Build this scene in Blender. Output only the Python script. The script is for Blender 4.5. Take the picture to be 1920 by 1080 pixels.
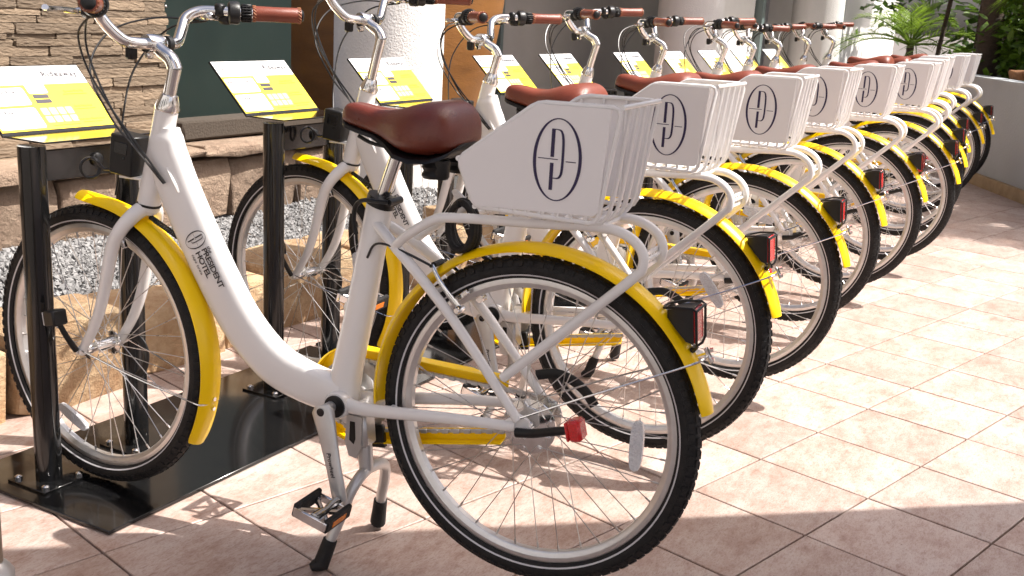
import bpy, bmesh, math, random
from mathutils import Vector, Matrix, Quaternion
R_ = math.radians
for o in list(bpy.data.objects): bpy.data.objects.remove(o)
scene = bpy.context.scene
COL = scene.collection

# ------------------------------------------------------------------ camera, sky, sun, exposure
# world: x runs along the row of bicycles (away from the camera), y towards the wall, z up
def make_camera():
    yaw, pit, rol = R_(28.35), R_(14.45), R_(3.26)
    f = Vector((math.cos(yaw)*math.cos(pit), math.sin(yaw)*math.cos(pit), -math.sin(pit)))
    r = f.cross(Vector((0, 0, 1))).normalized(); u = r.cross(f)
    r2 = r*math.cos(rol) + u*math.sin(rol); u2 = -r*math.sin(rol) + u*math.cos(rol)
    cd = bpy.data.cameras.new('camera'); cd.sensor_width = 36; cd.lens = 2056.07/1920*36
    cd.clip_start = .05; cd.clip_end = 600
    cd.dof.use_dof = True; cd.dof.focus_distance = 2.9; cd.dof.aperture_fstop = 14
    o = bpy.data.objects.new('camera', cd); COL.objects.link(o)
    m = Matrix((r2, u2, -f)).transposed().to_4x4(); m.translation = Vector((-2.415, -2.099, 1.171))
    o.matrix_world = m
    scene.camera = o
make_camera()
CAMP = Vector((-2.415, -2.099, 1.171))

SUN_AZ, SUN_EL = R_(-62), R_(57)          # direction TOWARDS the sun, measured from +x
SUNV = Vector((math.cos(SUN_AZ)*math.cos(SUN_EL), math.sin(SUN_AZ)*math.cos(SUN_EL), math.sin(SUN_EL)))
world = bpy.data.worlds.new('World'); scene.world = world; world.use_nodes = True
wn = world.node_tree; bg = wn.nodes['Background']
sky = wn.nodes.new('ShaderNodeTexSky'); sky.sky_type = 'NISHITA'; sky.sun_disc = False
sky.sun_elevation = SUN_EL; sky.sun_rotation = math.pi/2 - SUN_AZ
sky.air_density = .45; sky.dust_density = 5.0; sky.ozone_density = .2
wn.links.new(sky.outputs[0], bg.inputs[0]); bg.inputs[1].default_value = .15
sl = bpy.data.lights.new('sun', 'SUN'); sl.energy = 5.0; sl.angle = R_(.5); sl.color = (1, .955, .89)
so = bpy.data.objects.new('sun', sl); COL.objects.link(so)
so.rotation_euler = (-SUNV).to_track_quat('-Z', 'Y').to_euler(); so.location = (0, 0, 8)
vs = scene.view_settings; vs.view_transform = 'Standard'; vs.look = 'None'; vs.gamma = 1; vs.use_curve_mapping = False
vs.exposure = .84
scene.cycles.max_bounces = 8; scene.cycles.diffuse_bounces = 4; scene.cycles.transparent_max_bounces = 8

rnd = random.Random(7)

# ------------------------------------------------------------------ materials
def mat(name, col, rough=.5, metal=0., col2=None, scale=20, bump=0., bscale=None, spec=.5, coat=0., amount=.5, emit=None, rvar=0.12, stretch=(1, 1, 1), island=0., trans=0.):
    m = bpy.data.materials.new(name); m.use_nodes = True
    nt = m.node_tree; b = nt.nodes['Principled BSDF']; L = nt.links.new
    b.inputs['Roughness'].default_value = rough; b.inputs['Metallic'].default_value = metal
    b.inputs['Specular IOR Level'].default_value = spec
    if coat: b.inputs['Coat Weight'].default_value = coat; b.inputs['Coat Roughness'].default_value = .06
    tc = nt.nodes.new('ShaderNodeTexCoord'); mp = nt.nodes.new('ShaderNodeMapping'); mp.inputs['Scale'].default_value = stretch
    L(tc.outputs['Object'], mp.inputs[0])
    nz = nt.nodes.new('ShaderNodeTexNoise'); nz.inputs['Scale'].default_value = scale; nz.inputs['Detail'].default_value = 6
    nz.inputs['Roughness'].default_value = .72 if bump >= .95 else .5
    L(mp.outputs[0], nz.inputs['Vector'])
    c2 = col2 if col2 else tuple(c*.88 for c in col)
    rp = nt.nodes.new('ShaderNodeValToRGB'); rp.color_ramp.elements[0].position = .5-amount*.5; rp.color_ramp.elements[1].position = .5+amount*.5
    rp.color_ramp.elements[0].color = (*c2, 1); rp.color_ramp.elements[1].color = (*col, 1)
    L(nz.outputs[0], rp.inputs[0])
    src = rp.outputs[0]
    if island:
        oi = nt.nodes.new('ShaderNodeObjectInfo'); geo = nt.nodes.new('ShaderNodeNewGeometry')
        ad = nt.nodes.new('ShaderNodeMath'); ad.operation = 'ADD'; L(oi.outputs['Random'], ad.inputs[0]); L(geo.outputs['Random Per Island'], ad.inputs[1])
        fr = nt.nodes.new('ShaderNodeMath'); fr.operation = 'FRACT'; L(ad.outputs[0], fr.inputs[0])
        mr = nt.nodes.new('ShaderNodeMapRange'); mr.inputs[3].default_value = 1-island; mr.inputs[4].default_value = 1+island
        L(fr.outputs[0], mr.inputs[0])
        hs = nt.nodes.new('ShaderNodeHueSaturation'); L(mr.outputs[0], hs.inputs['Value']); L(src, hs.inputs['Color'])
        src = hs.outputs[0]
    L(src, b.inputs['Base Color'])
    rr = nt.nodes.new('ShaderNodeMapRange'); rr.inputs[3].default_value = max(0, rough-rvar*rough); rr.inputs[4].default_value = min(1, rough+rvar*rough)
    L(nz.outputs[0], rr.inputs[0]); L(rr.outputs[0], b.inputs['Roughness'])
    if bump:
        n2 = nt.nodes.new('ShaderNodeTexNoise'); n2.inputs['Scale'].default_value = bscale or scale*3; n2.inputs['Detail'].default_value = 8
        L(mp.outputs[0], n2.inputs['Vector'])
        bp = nt.nodes.new('ShaderNodeBump'); bp.inputs['Strength'].default_value = bump; bp.inputs['Distance'].default_value = .01 if bump < .95 else .03; n2.inputs['Roughness'].default_value = .5 if bump < .95 else .68
        L(n2.outputs[0], bp.inputs['Height']); L(bp.outputs[0], b.inputs['Normal'])
    if trans:
        b.inputs['Transmission Weight'].default_value = trans
    return m

M = {}
M['white'] = mat('white_frame_paint', (.80, .785, .775), .26, col2=(.77, .755, .745), scale=6, coat=.35)
M['yellow'] = mat('yellow_mudguard_paint', (.97, .635, .0), .30, col2=(.94, .61, .0), scale=5, spec=.35, coat=.15)
M['chrome'] = mat('polished_aluminium', (.80, .79, .77), .14, 1, scale=30, col2=(.72, .71, .7))
M['alloy'] = mat('satin_aluminium', (.72, .71, .70), .33, 1, scale=60, col2=(.62, .61, .60))
M['rim'] = mat('brushed_rim_aluminium', (.74, .73, .72), .36, .9, scale=60, col2=(.64, .63, .62))
M['spoke'] = mat('stainless_spoke', (.62, .61, .6), .28, 1, scale=40)
M['silver'] = mat('silver_painted_alloy', (.56, .555, .55), .36, .6, scale=30, col2=(.49, .485, .48))
M['rubber'] = mat('tyre_rubber', (.010, .0095, .010), .6, col2=(.020, .019, .019), scale=45, bump=.25, bscale=260, spec=.28)
M['blackpl'] = mat('black_plastic', (.008, .008, .0085), .38, spec=.35, scale=50, col2=(.012, .012, .0125), bump=.08, bscale=500)
M['blackgl'] = mat('gloss_black_paint', (.005, .005, .0055), .14, scale=15, spec=.4, coat=.25, col2=(.008, .008, .008))
M['cable'] = mat('black_cable_sheath', (.012, .012, .013), .35, scale=80)
M['stripe'] = mat('reflective_tyre_stripe', (.62, .61, .63), .45, scale=60)
M['leather'] = mat('shaded_brown_leather', (.15, .030, .016), .30, col2=(.105, .020, .011), scale=18, bump=.18, bscale=420, rvar=.3)  # same leather with shade put into the colour, nearest saddle only
M['leather2'] = mat('lit_brown_leather', (.205, .046, .022), .38, col2=(.15, .032, .016), scale=18, bump=.18, bscale=420, rvar=.3)  # lit tone of that leather, not wear; other saddles and all grips
M['stitch'] = mat('leather_stitching', (.07, .016, .010), .7, scale=90)
M['thread'] = mat('tan_grip_thread', (.36, .15, .07), .7, scale=90)
M['red'] = mat('red_reflector_plastic', (.75, .012, .012), .12, scale=300, col2=(.45, .004, .006), coat=.6, bump=.3, bscale=400)
M['clear'] = mat('clear_reflector_plastic', (.80, .81, .83), .2, col2=(.62, .63, .66), scale=260, bump=.6, bscale=300, spec=.8, coat=.5)
M['panel'] = mat('white_basket_board', (.80, .775, .77), .42, col2=(.785, .76, .755), scale=9)
M['ink'] = mat('dark_purple_print', (.018, .007, .060), .45, scale=40)
M['inkblack'] = mat('black_print', (.012, .012, .018), .45, scale=40)
M['amber'] = mat('amber_pedal_reflector', (.7, .19, .01), .2, scale=200)

def tile_material():
    m = bpy.data.materials.new('pink_beige_floor_tile'); m.use_nodes = True
    nt = m.node_tree; b = nt.nodes['Principled BSDF']; L = nt.links.new
    tc = nt.nodes.new('ShaderNodeTexCoord'); oi = nt.nodes.new('ShaderNodeObjectInfo')
    geo = nt.nodes.new('ShaderNodeNewGeometry')
    def noise(scale, detail, rough=.5, stretch=(1, 1, 1), off=0):
        mp = nt.nodes.new('ShaderNodeMapping'); mp.inputs['Scale'].default_value = stretch; mp.inputs['Location'].default_value = (off, off, 0)
        L(geo.outputs['Position'], mp.inputs[0])
        n = nt.nodes.new('ShaderNodeTexNoise'); n.inputs['Scale'].default_value = scale; n.inputs['Detail'].default_value = detail; n.inputs['Roughness'].default_value = rough
        ad = nt.nodes.new('ShaderNodeVectorMath'); ad.operation = 'ADD'
        ml = nt.nodes.new('ShaderNodeVectorMath'); ml.operation = 'SCALE'; ml.inputs[0].default_value = (37, 53, 11)
        L(oi.outputs['Random'], ml.inputs['Scale']); L(mp.outputs[0], ad.inputs[0]); L(ml.outputs[0], ad.inputs[1])
        L(ad.outputs[0], n.inputs['Vector']); return n
    n1 = noise(6.5, 8, .74, (1, 1.5, 1)); n2 = noise(22, 9, .78, (1, 2.4, 1), 3); n3 = noise(95, 6, .8, (1, 2.8, 1), 5)
    def ramp(stops, src):
        r = nt.nodes.new('ShaderNodeValToRGB'); e = r.color_ramp.elements
        e[0].position, e[0].color = stops[0][0], (*stops[0][1], 1); e[1].position, e[1].color = stops[-1][0], (*stops[-1][1], 1)
        for p, c in stops[1:-1]:
            x = e.new(p); x.color = (*c, 1)
        L(src, r.inputs[0]); return r
    base = ramp([(.28, (.34, .23, .19)), (.43, (.435, .33, .285)), (.55, (.495, .405, .365)), (.70, (.52, .455, .42))], n1.outputs[0])
    streak = ramp([(.33, (.50, .36, .30)), (.43, (.82, .74, .70)), (.52, (1, 1, 1))], n2.outputs[0])
    fine = ramp([(.34, (.52, .42, .37)), (.43, (.86, .80, .77)), (.52, (1, 1, 1))], n3.outputs[0])
    def mul(a, c, f):
        x = nt.nodes.new('ShaderNodeMixRGB'); x.blend_type = 'MULTIPLY'; x.inputs[0].default_value = f
        L(a, x.inputs[1]); L(c, x.inputs[2]); return x.outputs[0]
    n4 = noise(150, 2, .5, (1, 1, 1), 9); speck = ramp([(.24, (.30, .22, .18)), (.28, (1, 1, 1)), (.9, (1, 1, 1))], n4.outputs[0])
    n5 = noise(1.1, 3, .6, (1, 1, 1), 13); wear = ramp([(.35, (.86, .82, .79)), (.6, (1, 1, 1))], n5.outputs[0])
    c = mul(mul(mul(mul(base.outputs[0], streak.outputs[0], .66), fine.outputs[0], .85), speck.outputs[0], .7), wear.outputs[0], .8)
    hs = nt.nodes.new('ShaderNodeHueSaturation'); mr = nt.nodes.new('ShaderNodeMapRange'); mr.inputs[3].default_value = .90; mr.inputs[4].default_value = 1.08
    L(oi.outputs['Random'], mr.inputs[0]); L(mr.outputs[0], hs.inputs['Value']); L(c, hs.inputs['Color'])
    L(hs.outputs[0], b.inputs['Base Color'])
    rr = nt.nodes.new('ShaderNodeMapRange'); rr.inputs[3].default_value = .34; rr.inputs[4].default_value = .55; L(n2.outputs[0], rr.inputs[0]); L(rr.outputs[0], b.inputs['Roughness'])
    bp = nt.nodes.new('ShaderNodeBump'); bp.inputs['Strength'].default_value = .18; bp.inputs['Distance'].default_value = .004
    L(n3.outputs[0], bp.inputs['Height']); L(bp.outputs[0], b.inputs['Normal'])
    return m
M['tile'] = tile_material()
M['grout'] = mat('grey_floor_grout', (.17, .15, .135), .9, col2=(.11, .095, .085), scale=40, bump=.3)
M['ledge'] = mat('ledgestone', (.235, .175, .118), .85, col2=(.125, .090, .060), scale=9, bump=.9, bscale=55, island=.30, stretch=(.6, 1, 2), amount=.7)
M['sand'] = mat('sandstone_block', (.60, .46, .29), .8, col2=(.36, .19, .085), scale=5.5, bump=1, bscale=22, island=.22, amount=.42)
M['pinkstone'] = mat('pink_sandstone_block', (.37, .275, .20), .82, col2=(.19, .125, .085), scale=6, bump=1, bscale=24, island=.2, amount=.5)
M['mortar'] = mat('dark_mortar', (.06, .046, .034), .95, scale=30, bump=.5)
M['gravel'] = mat('grey_granite_gravel', (.27, .265, .265), .8, col2=(.17, .17, .17), scale=90, island=.26)
M['soil'] = mat('gravel_bed_soil', (.10, .10, .10), .95, scale=60, bump=1)
M['green'] = mat('dark_green_metal_panel', (.011, .022, .019), .34, scale=3, col2=(.007, .015, .0135), coat=.1)
M['rust'] = mat('rust_brown_glazed_clay', (.27, .115, .026), .5, col2=(.15, .062, .014), scale=3.2, bump=.25, bscale=40, stretch=(.8, .8, 3.5), rvar=.25)
M['plaster'] = mat('white_stucco', (.74, .725, .70), .8, col2=(.70, .685, .665), scale=10, bump=.55, bscale=90)
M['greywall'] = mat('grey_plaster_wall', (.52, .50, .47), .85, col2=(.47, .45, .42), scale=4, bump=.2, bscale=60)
M['teal'] = mat('grey_green_window_frame', (.17, .22, .215), .4, scale=5)
M['glass'] = mat('dark_window_glass', (.03, .038, .042), .08, scale=2, coat=.5)
M['planter'] = mat('grey_planter_render', (.40, .425, .45), .8, col2=(.36, .38, .40), scale=5, bump=.3, bscale=60)
M['plinth'] = mat('sandy_stone_plinth', (.45, .33, .20), .85, col2=(.30, .21, .12), scale=12, bump=.8, bscale=40)
M['bark'] = mat('palm_bark', (.13, .09, .06), .9, col2=(.06, .042, .03), scale=12, bump=1, bscale=40, stretch=(1, 1, 3))
M['palmleaf'] = mat('palm_leaf', (.22, .33, .03), .42, col2=(.12, .21, .02), scale=6, island=.35)
M['fanleaf'] = mat('fan_palm_leaf', (.15, .25, .024), .42, col2=(.07, .14, .014), scale=6, island=.35)
M['shrubleaf'] = mat('glossy_shrub_leaf', (.075, .15, .02), .34, col2=(.035, .08, .012), scale=6, island=.45)
M['rock'] = mat('rust_brown_boulder', (.30, .13, .05), .85, col2=(.17, .08, .035), scale=8, bump=.8, bscale=30)
M['moss'] = mat('mossy_ground_cover', (.10, .13, .02), .8, col2=(.06, .09, .015), scale=20, island=.4)
M['signyellow'] = mat('sign_yellow_print', (.93, .70, .035), .3, col2=(.91, .68, .03), scale=6, coat=.3)
M['signwhite'] = mat('sign_white_print', (.80, .80, .79), .3, col2=(.78, .78, .77), scale=6, coat=.3)
M['signpale'] = mat('sign_pale_icon', (.95, .82, .30), .3, scale=6)
M['signink'] = mat('sign_ink', (.035, .03, .04), .4, scale=40)
M['signbrown'] = mat('sign_brown_ink', (.36, .22, .02), .4, scale=40)
M['beigepole'] = mat('beige_metal_pole', (.30, .24, .18), .4, .4, scale=20)
M['canopy'] = mat('canopy_render', (.62, .60, .57), .8, scale=5)
for nm in ('palmleaf', 'fanleaf', 'shrubleaf', 'moss'):
    nt = M[nm].node_tree; b = nt.nodes['Principled BSDF']; out = nt.nodes['Material Output']
    tr = nt.nodes.new('ShaderNodeBsdfTranslucent'); mx = nt.nodes.new('ShaderNodeMixShader'); mx.inputs[0].default_value = .42
    nt.links.new(b.inputs['Base Color'].links[0].from_socket, tr.inputs[0])
    nt.links.new(b.outputs[0], mx.inputs[1]); nt.links.new(tr.outputs[0], mx.inputs[2]); nt.links.new(mx.outputs[0], out.inputs[0])

# ------------------------------------------------------------------ mesh helpers
def V(*a): return Vector(a)
def spline(pts, n=6, closed=False):
    P = [Vector(p) for p in pts]; out = []; N = len(P)
    segs = N if closed else N-1
    for i in range(segs):
        if closed: p0, p1, p2, p3 = P[i-1], P[i], P[(i+1) % N], P[(i+2) % N]
        else: p0, p1, p2, p3 = P[max(i-1, 0)], P[i], P[i+1], P[min(i+2, N-1)]
        for k in range(n):
            t = k/n
            out.append(.5*((2*p1)+(p2-p0)*t+(2*p0-5*p1+4*p2-p3)*t*t+(3*p1-p0-3*p2+p3)*t**3))
    if not closed: out.append(P[-1].copy())
    return out

class MB:
    def __init__(s): s.v = []; s.f = []
    def add(s, vs, fs):
        b = len(s.v); s.v += [tuple(v) for v in vs]; s.f += [tuple(b+i for i in f) for f in fs]; return s
    def tube(s, pts, r, n=8, closed=False, cap=True, ref=None, power=2):
        """sweep a (super)ellipse; r: number, list, or list of (in-plane, along ref) pairs"""
        P = [Vector(p) for p in pts]; N = len(P)
        rr = r if isinstance(r, (list, tuple)) else [r]*N
        if len(rr) != N: rr = [rr[0]+(rr[-1]-rr[0])*i/(N-1) if not isinstance(rr[0], tuple) else tuple(a+(b-a)*i/(N-1) for a, b in zip(rr[0], rr[-1])) for i in range(N)]
        T = []
        for i in range(N):
            if closed: t = P[(i+1) % N]-P[i-1]
            else: t = P[min(i+1, N-1)]-P[max(i-1, 0)]
            T.append(t.normalized())
        if ref is None:
            a = Vector((0, 0, 1)) if abs(T[0].z) < .9 else Vector((1, 0, 0))
            U = (a-T[0]*a.dot(T[0])).normalized()
        vs = []
        for i in range(N):
            if ref is not None:
                b = Vector(ref); b = (b-T[i]*b.dot(T[i])).normalized(); U = T[i].cross(b).normalized(); W = b
            else:
                U = (U-T[i]*U.dot(T[i])).normalized(); W = T[i].cross(U)
            q = rr[i]; ra, rb = q if isinstance(q, tuple) else (q, q)
            for k in range(n):
                a = 2*math.pi*(k+.5)/n; c, d = math.cos(a), math.sin(a)
                if power != 2:
                    c = math.copysign(abs(c)**(2/power), c); d = math.copysign(abs(d)**(2/power), d)
                vs.append(P[i]+U*ra*c+W*rb*d)
        fs = []
        for i in range(N if closed else N-1):
            j = (i+1) % N
            for k in range(n):
                l = (k+1) % n
                fs.append((i*n+k, i*n+l, j*n+l, j*n+k))
        if cap and not closed:
            fs.append(tuple(reversed(range(n)))); fs.append(tuple((N-1)*n+k for k in range(n)))
        return s.add(vs, fs)
    def lathe(s, prof, o, ax, n=20, cap=True):
        """prof: list of (distance along axis, radius)"""
        o = Vector(o); ax = Vector(ax).normalized()
        a = Vector((0, 0, 1)) if abs(ax.z) < .9 else Vector((1, 0, 0))
        U = (a-ax*a.dot(ax)).normalized(); W = ax.cross(U); vs = []; fs = []
        for d, r in prof:
            for k in range(n):
                t = 2*math.pi*k/n; vs.append(o+ax*d+(U*math.cos(t)+W*math.sin(t))*r)
        for i in range(len(prof)-1):
            for k in range(n):
                l = (k+1) % n; fs.append((i*n+k, i*n+l, (i+1)*n+l, (i+1)*n+k))
        if cap:
            fs.append(tuple(reversed(range(n)))); fs.append(tuple((len(prof)-1)*n+k for k in range(n)))
        return s.add(vs, fs)
    def cyl(s, a, b, r, n=12, r2=None):
        a = Vector(a); b = Vector(b); return s.lathe([(0, r), ((b-a).length, r if r2 is None else r2)], a, b-a, n)
    def box(s, c, size, rot=None, bev=0):
        x, y, z = [q/2 for q in size]; c = Vector(c)
        if bev:
            e = min(bev, x*.9, y*.9, z*.9); vs = []
            for sx in (-1, 1):
                for sy in (-1, 1):
                    for sz in (-1, 1):
                        vs += [V(sx*x, sy*(y-e), sz*(z-e)), V(sx*(x-e), sy*y, sz*(z-e)), V(sx*(x-e), sy*(y-e), sz*z)]
            def I(sx, sy, sz, k): return ((sx > 0)*4+(sy > 0)*2+(sz > 0))*3+k
            fs = []
            for sg in (-1, 1):
                q = [I(sg, -1, -1, 0), I(sg, 1, -1, 0), I(sg, 1, 1, 0), I(sg, -1, 1, 0)]; fs.append(q if sg > 0 else q[::-1])
                q = [I(-1, sg, -1, 1), I(-1, sg, 1, 1), I(1, sg, 1, 1), I(1, sg, -1, 1)]; fs.append(q if sg > 0 else q[::-1])
                q = [I(-1, -1, sg, 2), I(1, -1, sg, 2), I(1, 1, sg, 2), I(-1, 1, sg, 2)]; fs.append(q if sg > 0 else q[::-1])
            for s1 in (-1, 1):
                for s2 in (-1, 1):
                    fs.append([I(s1, s2, -1, 0), I(s1, s2, -1, 1), I(s1, s2, 1, 1), I(s1, s2, 1, 0)])
                    fs.append([I(s1, -1, s2, 0), I(s1, -1, s2, 2), I(s1, 1, s2, 2), I(s1, 1, s2, 0)])
                    fs.append([I(-1, s1, s2, 1), I(-1, s1, s2, 2), I(1, s1, s2, 2), I(1, s1, s2, 1)])
                    for s3 in (-1, 1): fs.append([I(s1, s2, s3, 0), I(s1, s2, s3, 1), I(s1, s2, s3, 2)])
        else:
            vs = [V(sx*x, sy*y, sz*z) for sx in (-1, 1) for sy in (-1, 1) for sz in (-1, 1)]
            fs = [(0, 1, 3, 2), (4, 6, 7, 5), (0, 4, 5, 1), (2, 3, 7, 6), (0, 2, 6, 4), (1, 5, 7, 3)]
        if rot is not None: vs = [rot @ v for v in vs]
        return s.add([v+c for v in vs], fs)
    def prism(s, poly, o, u, w, h, z0=0, z1=.004):
        """extrude polygon given in (a,b) coordinates along axes u,w from h*z0 to h*z1"""
        o = Vector(o); u = Vector(u); w = Vector(w); h = Vector(h); n = len(poly)
        vs = [o+u*a+w*b+h*z0 for a, b in poly]+[o+u*a+w*b+h*z1 for a, b in poly]
        fs = [tuple(reversed(range(n))), tuple(range(n, 2*n))]+[(i, (i+1) % n, n+(i+1) % n, n+i) for i in range(n)]
        return s.add(vs, fs)
    def strip(s, inner, outer, o, u, w, h, z1=.001, closed=True):
        o = Vector(o); u = Vector(u); w = Vector(w); h = Vector(h); n = len(inner)
        vs = [o+u*a+w*b+h*z1 for a, b in inner]+[o+u*a+w*b+h*z1 for a, b in outer]
        fs = [(i, (i+1) % n, n+(i+1) % n, n+i) for i in range(n if closed else n-1)]
        return s.add(vs, fs)
    def mesh(s, name, m, smooth=True, angle=38):
        me = bpy.data.meshes.new(name); me.from_pydata(s.v, [], s.f); me.update()
        bm = bmesh.new(); bm.from_mesh(me); bmesh.ops.recalc_face_normals(bm, faces=bm.faces); bm.to_mesh(me); bm.free()
        if smooth:
            me.shade_smooth(); me.set_sharp_from_angle(angle=R_(angle))
        me.materials.append(m); return me
    def build(s, name, m, parent=None, smooth=True, angle=38, origin=None, kind=None):
        if origin is not None:
            ox = Vector(origin); s.v = [tuple(Vector(v)-ox) for v in s.v]
        o = bpy.data.objects.new(name, s.mesh(name, m, smooth, angle)); COL.objects.link(o); o.parent = parent
        if origin is not None: o.location = origin
        if kind: o['kind'] = kind
        return o

def tag(o, label=None, cat=None, group=None, kind=None):
    if label: o['label'] = label
    if cat: o['category'] = cat
    if group: o['group'] = group
    if kind: o['kind'] = kind
    return o
def empty(name, loc=(0, 0, 0), rz=0):
    o = bpy.data.objects.new(name, None); o.empty_display_size = .1; COL.objects.link(o); o.location = loc; o.rotation_euler = (0, 0, rz); return o
_txt = {}
def text_mesh(body, size, align='LEFT', spacing=1., shear=0.):
    k = (body, size, align, spacing, shear)
    if k not in _txt:
        c = bpy.data.curves.new('lettering', 'FONT'); c.body = body; c.size = size; c.align_x = align; c.align_y = 'CENTER'; c.space_character = spacing; c.shear = shear
        c.resolution_u = 3; c.offset = size*.018
        o = bpy.data.objects.new('lettering', c); COL.objects.link(o)
        bpy.context.view_layer.update()
        me = bpy.data.meshes.new_from_object(o.evaluated_get(bpy.context.evaluated_depsgraph_get()))
        bpy.data.objects.remove(o); _txt[k] = ([v.co.copy() for v in me.vertices], [tuple(p.vertices) for p in me.polygons])
    return _txt[k]
def put_text(mb, body, size, o, u, w, **kw):
    vs, fs = text_mesh(body, size, **kw); o = Vector(o); u = Vector(u); w = Vector(w)
    return mb.add([o+u*v.x+w*v.y for v in vs], fs)

# ------------------------------------------------------------------ the setting: floor
TILE = .316; TA = R_(-15)
def tile_xy(i, j):   # tile-grid corner -> world
    # grid measured from the photograph; origin of the grid in tile units relative to the world origin
    a, b = (i-(-1.36))*TILE, (j-3.91)*TILE
    return (a*math.cos(TA)-b*math.sin(TA), a*math.sin(TA)+b*math.cos(TA))
def build_floor():
    g = MB(); g.box((0, 0, -.05), (400, 400, .08), None); fl = g.build('floor', M['grout'], None, False); tag(fl, kind='structure')   # top at -.010
    cand = []
    cy, sy = math.cos(R_(28.35)), math.sin(R_(28.35))
    for i in range(-9, 34):
        for j in range(-14, 18):
            x, y = tile_xy(i+.5, j+.5)
            if y > .62 and x < 2.6: continue
            dx, dy = x-CAMP.x, y-CAMP.y; d = dx*cy+dy*sy; l = -dx*sy+dy*cy
            vis = d > .3 and abs(l) < d*.52+.45 and d > 1.6
            cand.append((0 if vis else 1, dx*dx+dy*dy, i, j))
    cand.sort()
    me = None; rest = MB(); cnt = 0
    rot = Matrix.Rotation(TA, 3, 'Z')
    for q, d2, i, j in cand:
        x, y = tile_xy(i+.5, j+.5)
        if q == 0 and cnt < 300:
            if me is None:
                b = MB(); b.box((0, 0, -.006), (TILE-.0054, TILE-.0054, .012), None, .0016); me = b.mesh('tile', M['tile'], True, 25)
            o = bpy.data.objects.new('tile', me); COL.objects.link(o); o.parent = fl; o.location = (x, y, rnd.uniform(-.0008, .0004))
            o.rotation_euler = (rnd.uniform(-.0012, .0012), rnd.uniform(-.0012, .0012), TA+rnd.choice((0, 1, 2, 3))*math.pi/2); cnt += 1
        else:
            rest.box((x, y, -.006), (TILE-.0054, TILE-.0054, .012), rot)
    rest.build('tile_field', M['tile'], fl, False, kind='stuff')
build_floor()

# ------------------------------------------------------------------ stone bed, gravel, wall
def rough_block(name, c, size, m, parent, seed, amp=.012, rz=0, cuts=3):
    r = random.Random(seed); bm = bmesh.new(); bmesh.ops.create_cube(bm, size=1)
    bmesh.ops.subdivide_edges(bm, edges=bm.edges[:], cuts=cuts, use_grid_fill=True)
    for v in bm.verts:
        p = v.co; n = max(abs(p.x), abs(p.y), abs(p.z))
        k = sum(abs(abs(q)-.5) < 1e-4 for q in p)
        v.co = Vector((p.x*size[0], p.y*size[1], p.z*size[2]))
        sh = amp*(1.0 if k >= 2 else .6)
        v.co += Vector((r.uniform(-sh, sh), r.uniform(-sh, sh), r.uniform(-sh, sh)*.7))
        if k == 3: v.co *= .965
        elif k == 2: v.co *= .985
    me = bpy.data.meshes.new(name); bm.to_mesh(me); bm.free(); me.shade_smooth(); me.set_sharp_from_angle(angle=R_(20)); me.materials.append(m)
    o = bpy.data.objects.new(name, me); COL.objects.link(o); o.parent = parent; o.location = c; o.rotation_euler = (0, 0, rz); return o

def hull_block(name, c, size, m, parent, seed, amp=.03, rz=0):
    r = random.Random(seed); bm = bmesh.new()
    for i in (-1, -.34, .34, 1):
        for j in (-1, 0, 1):
            for k in (-1, -.2, .5, 1):
                e = (abs(i) == 1)+(abs(j) == 1)+(abs(k) == 1)
                if e == 0: continue
                pull = amp*(r.uniform(.0, .45) if e == 1 else r.uniform(.1, 1.0) if e == 2 else r.uniform(.5, 1.5))
                v = Vector((i*size[0]/2, j*size[1]/2, k*size[2]/2))
                n = Vector((i if abs(i) == 1 else 0, j if abs(j) == 1 else 0, k if abs(k) == 1 else 0)).normalized()
                bm.verts.new(v-n*pull+Vector((r.uniform(-.01, .01), r.uniform(-.01, .01), r.uniform(-.01, .01))))
    res = bmesh.ops.convex_hull(bm, input=bm.verts[:]); bmesh.ops.delete(bm, geom=[g for g in res['geom_interior'] if isinstance(g, bmesh.types.BMVert)], context='VERTS')
    bmesh.ops.bevel(bm, geom=bm.edges[:], offset=.004, segments=1, affect='EDGES')
    me = bpy.data.meshes.new(name); bm.to_mesh(me); bm.free(); me.materials.append(m)
    o = bpy.data.objects.new(name, me); COL.objects.link(o); o.parent = parent; o.location = c; o.rotation_euler = (0, 0, rz); return o

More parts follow.
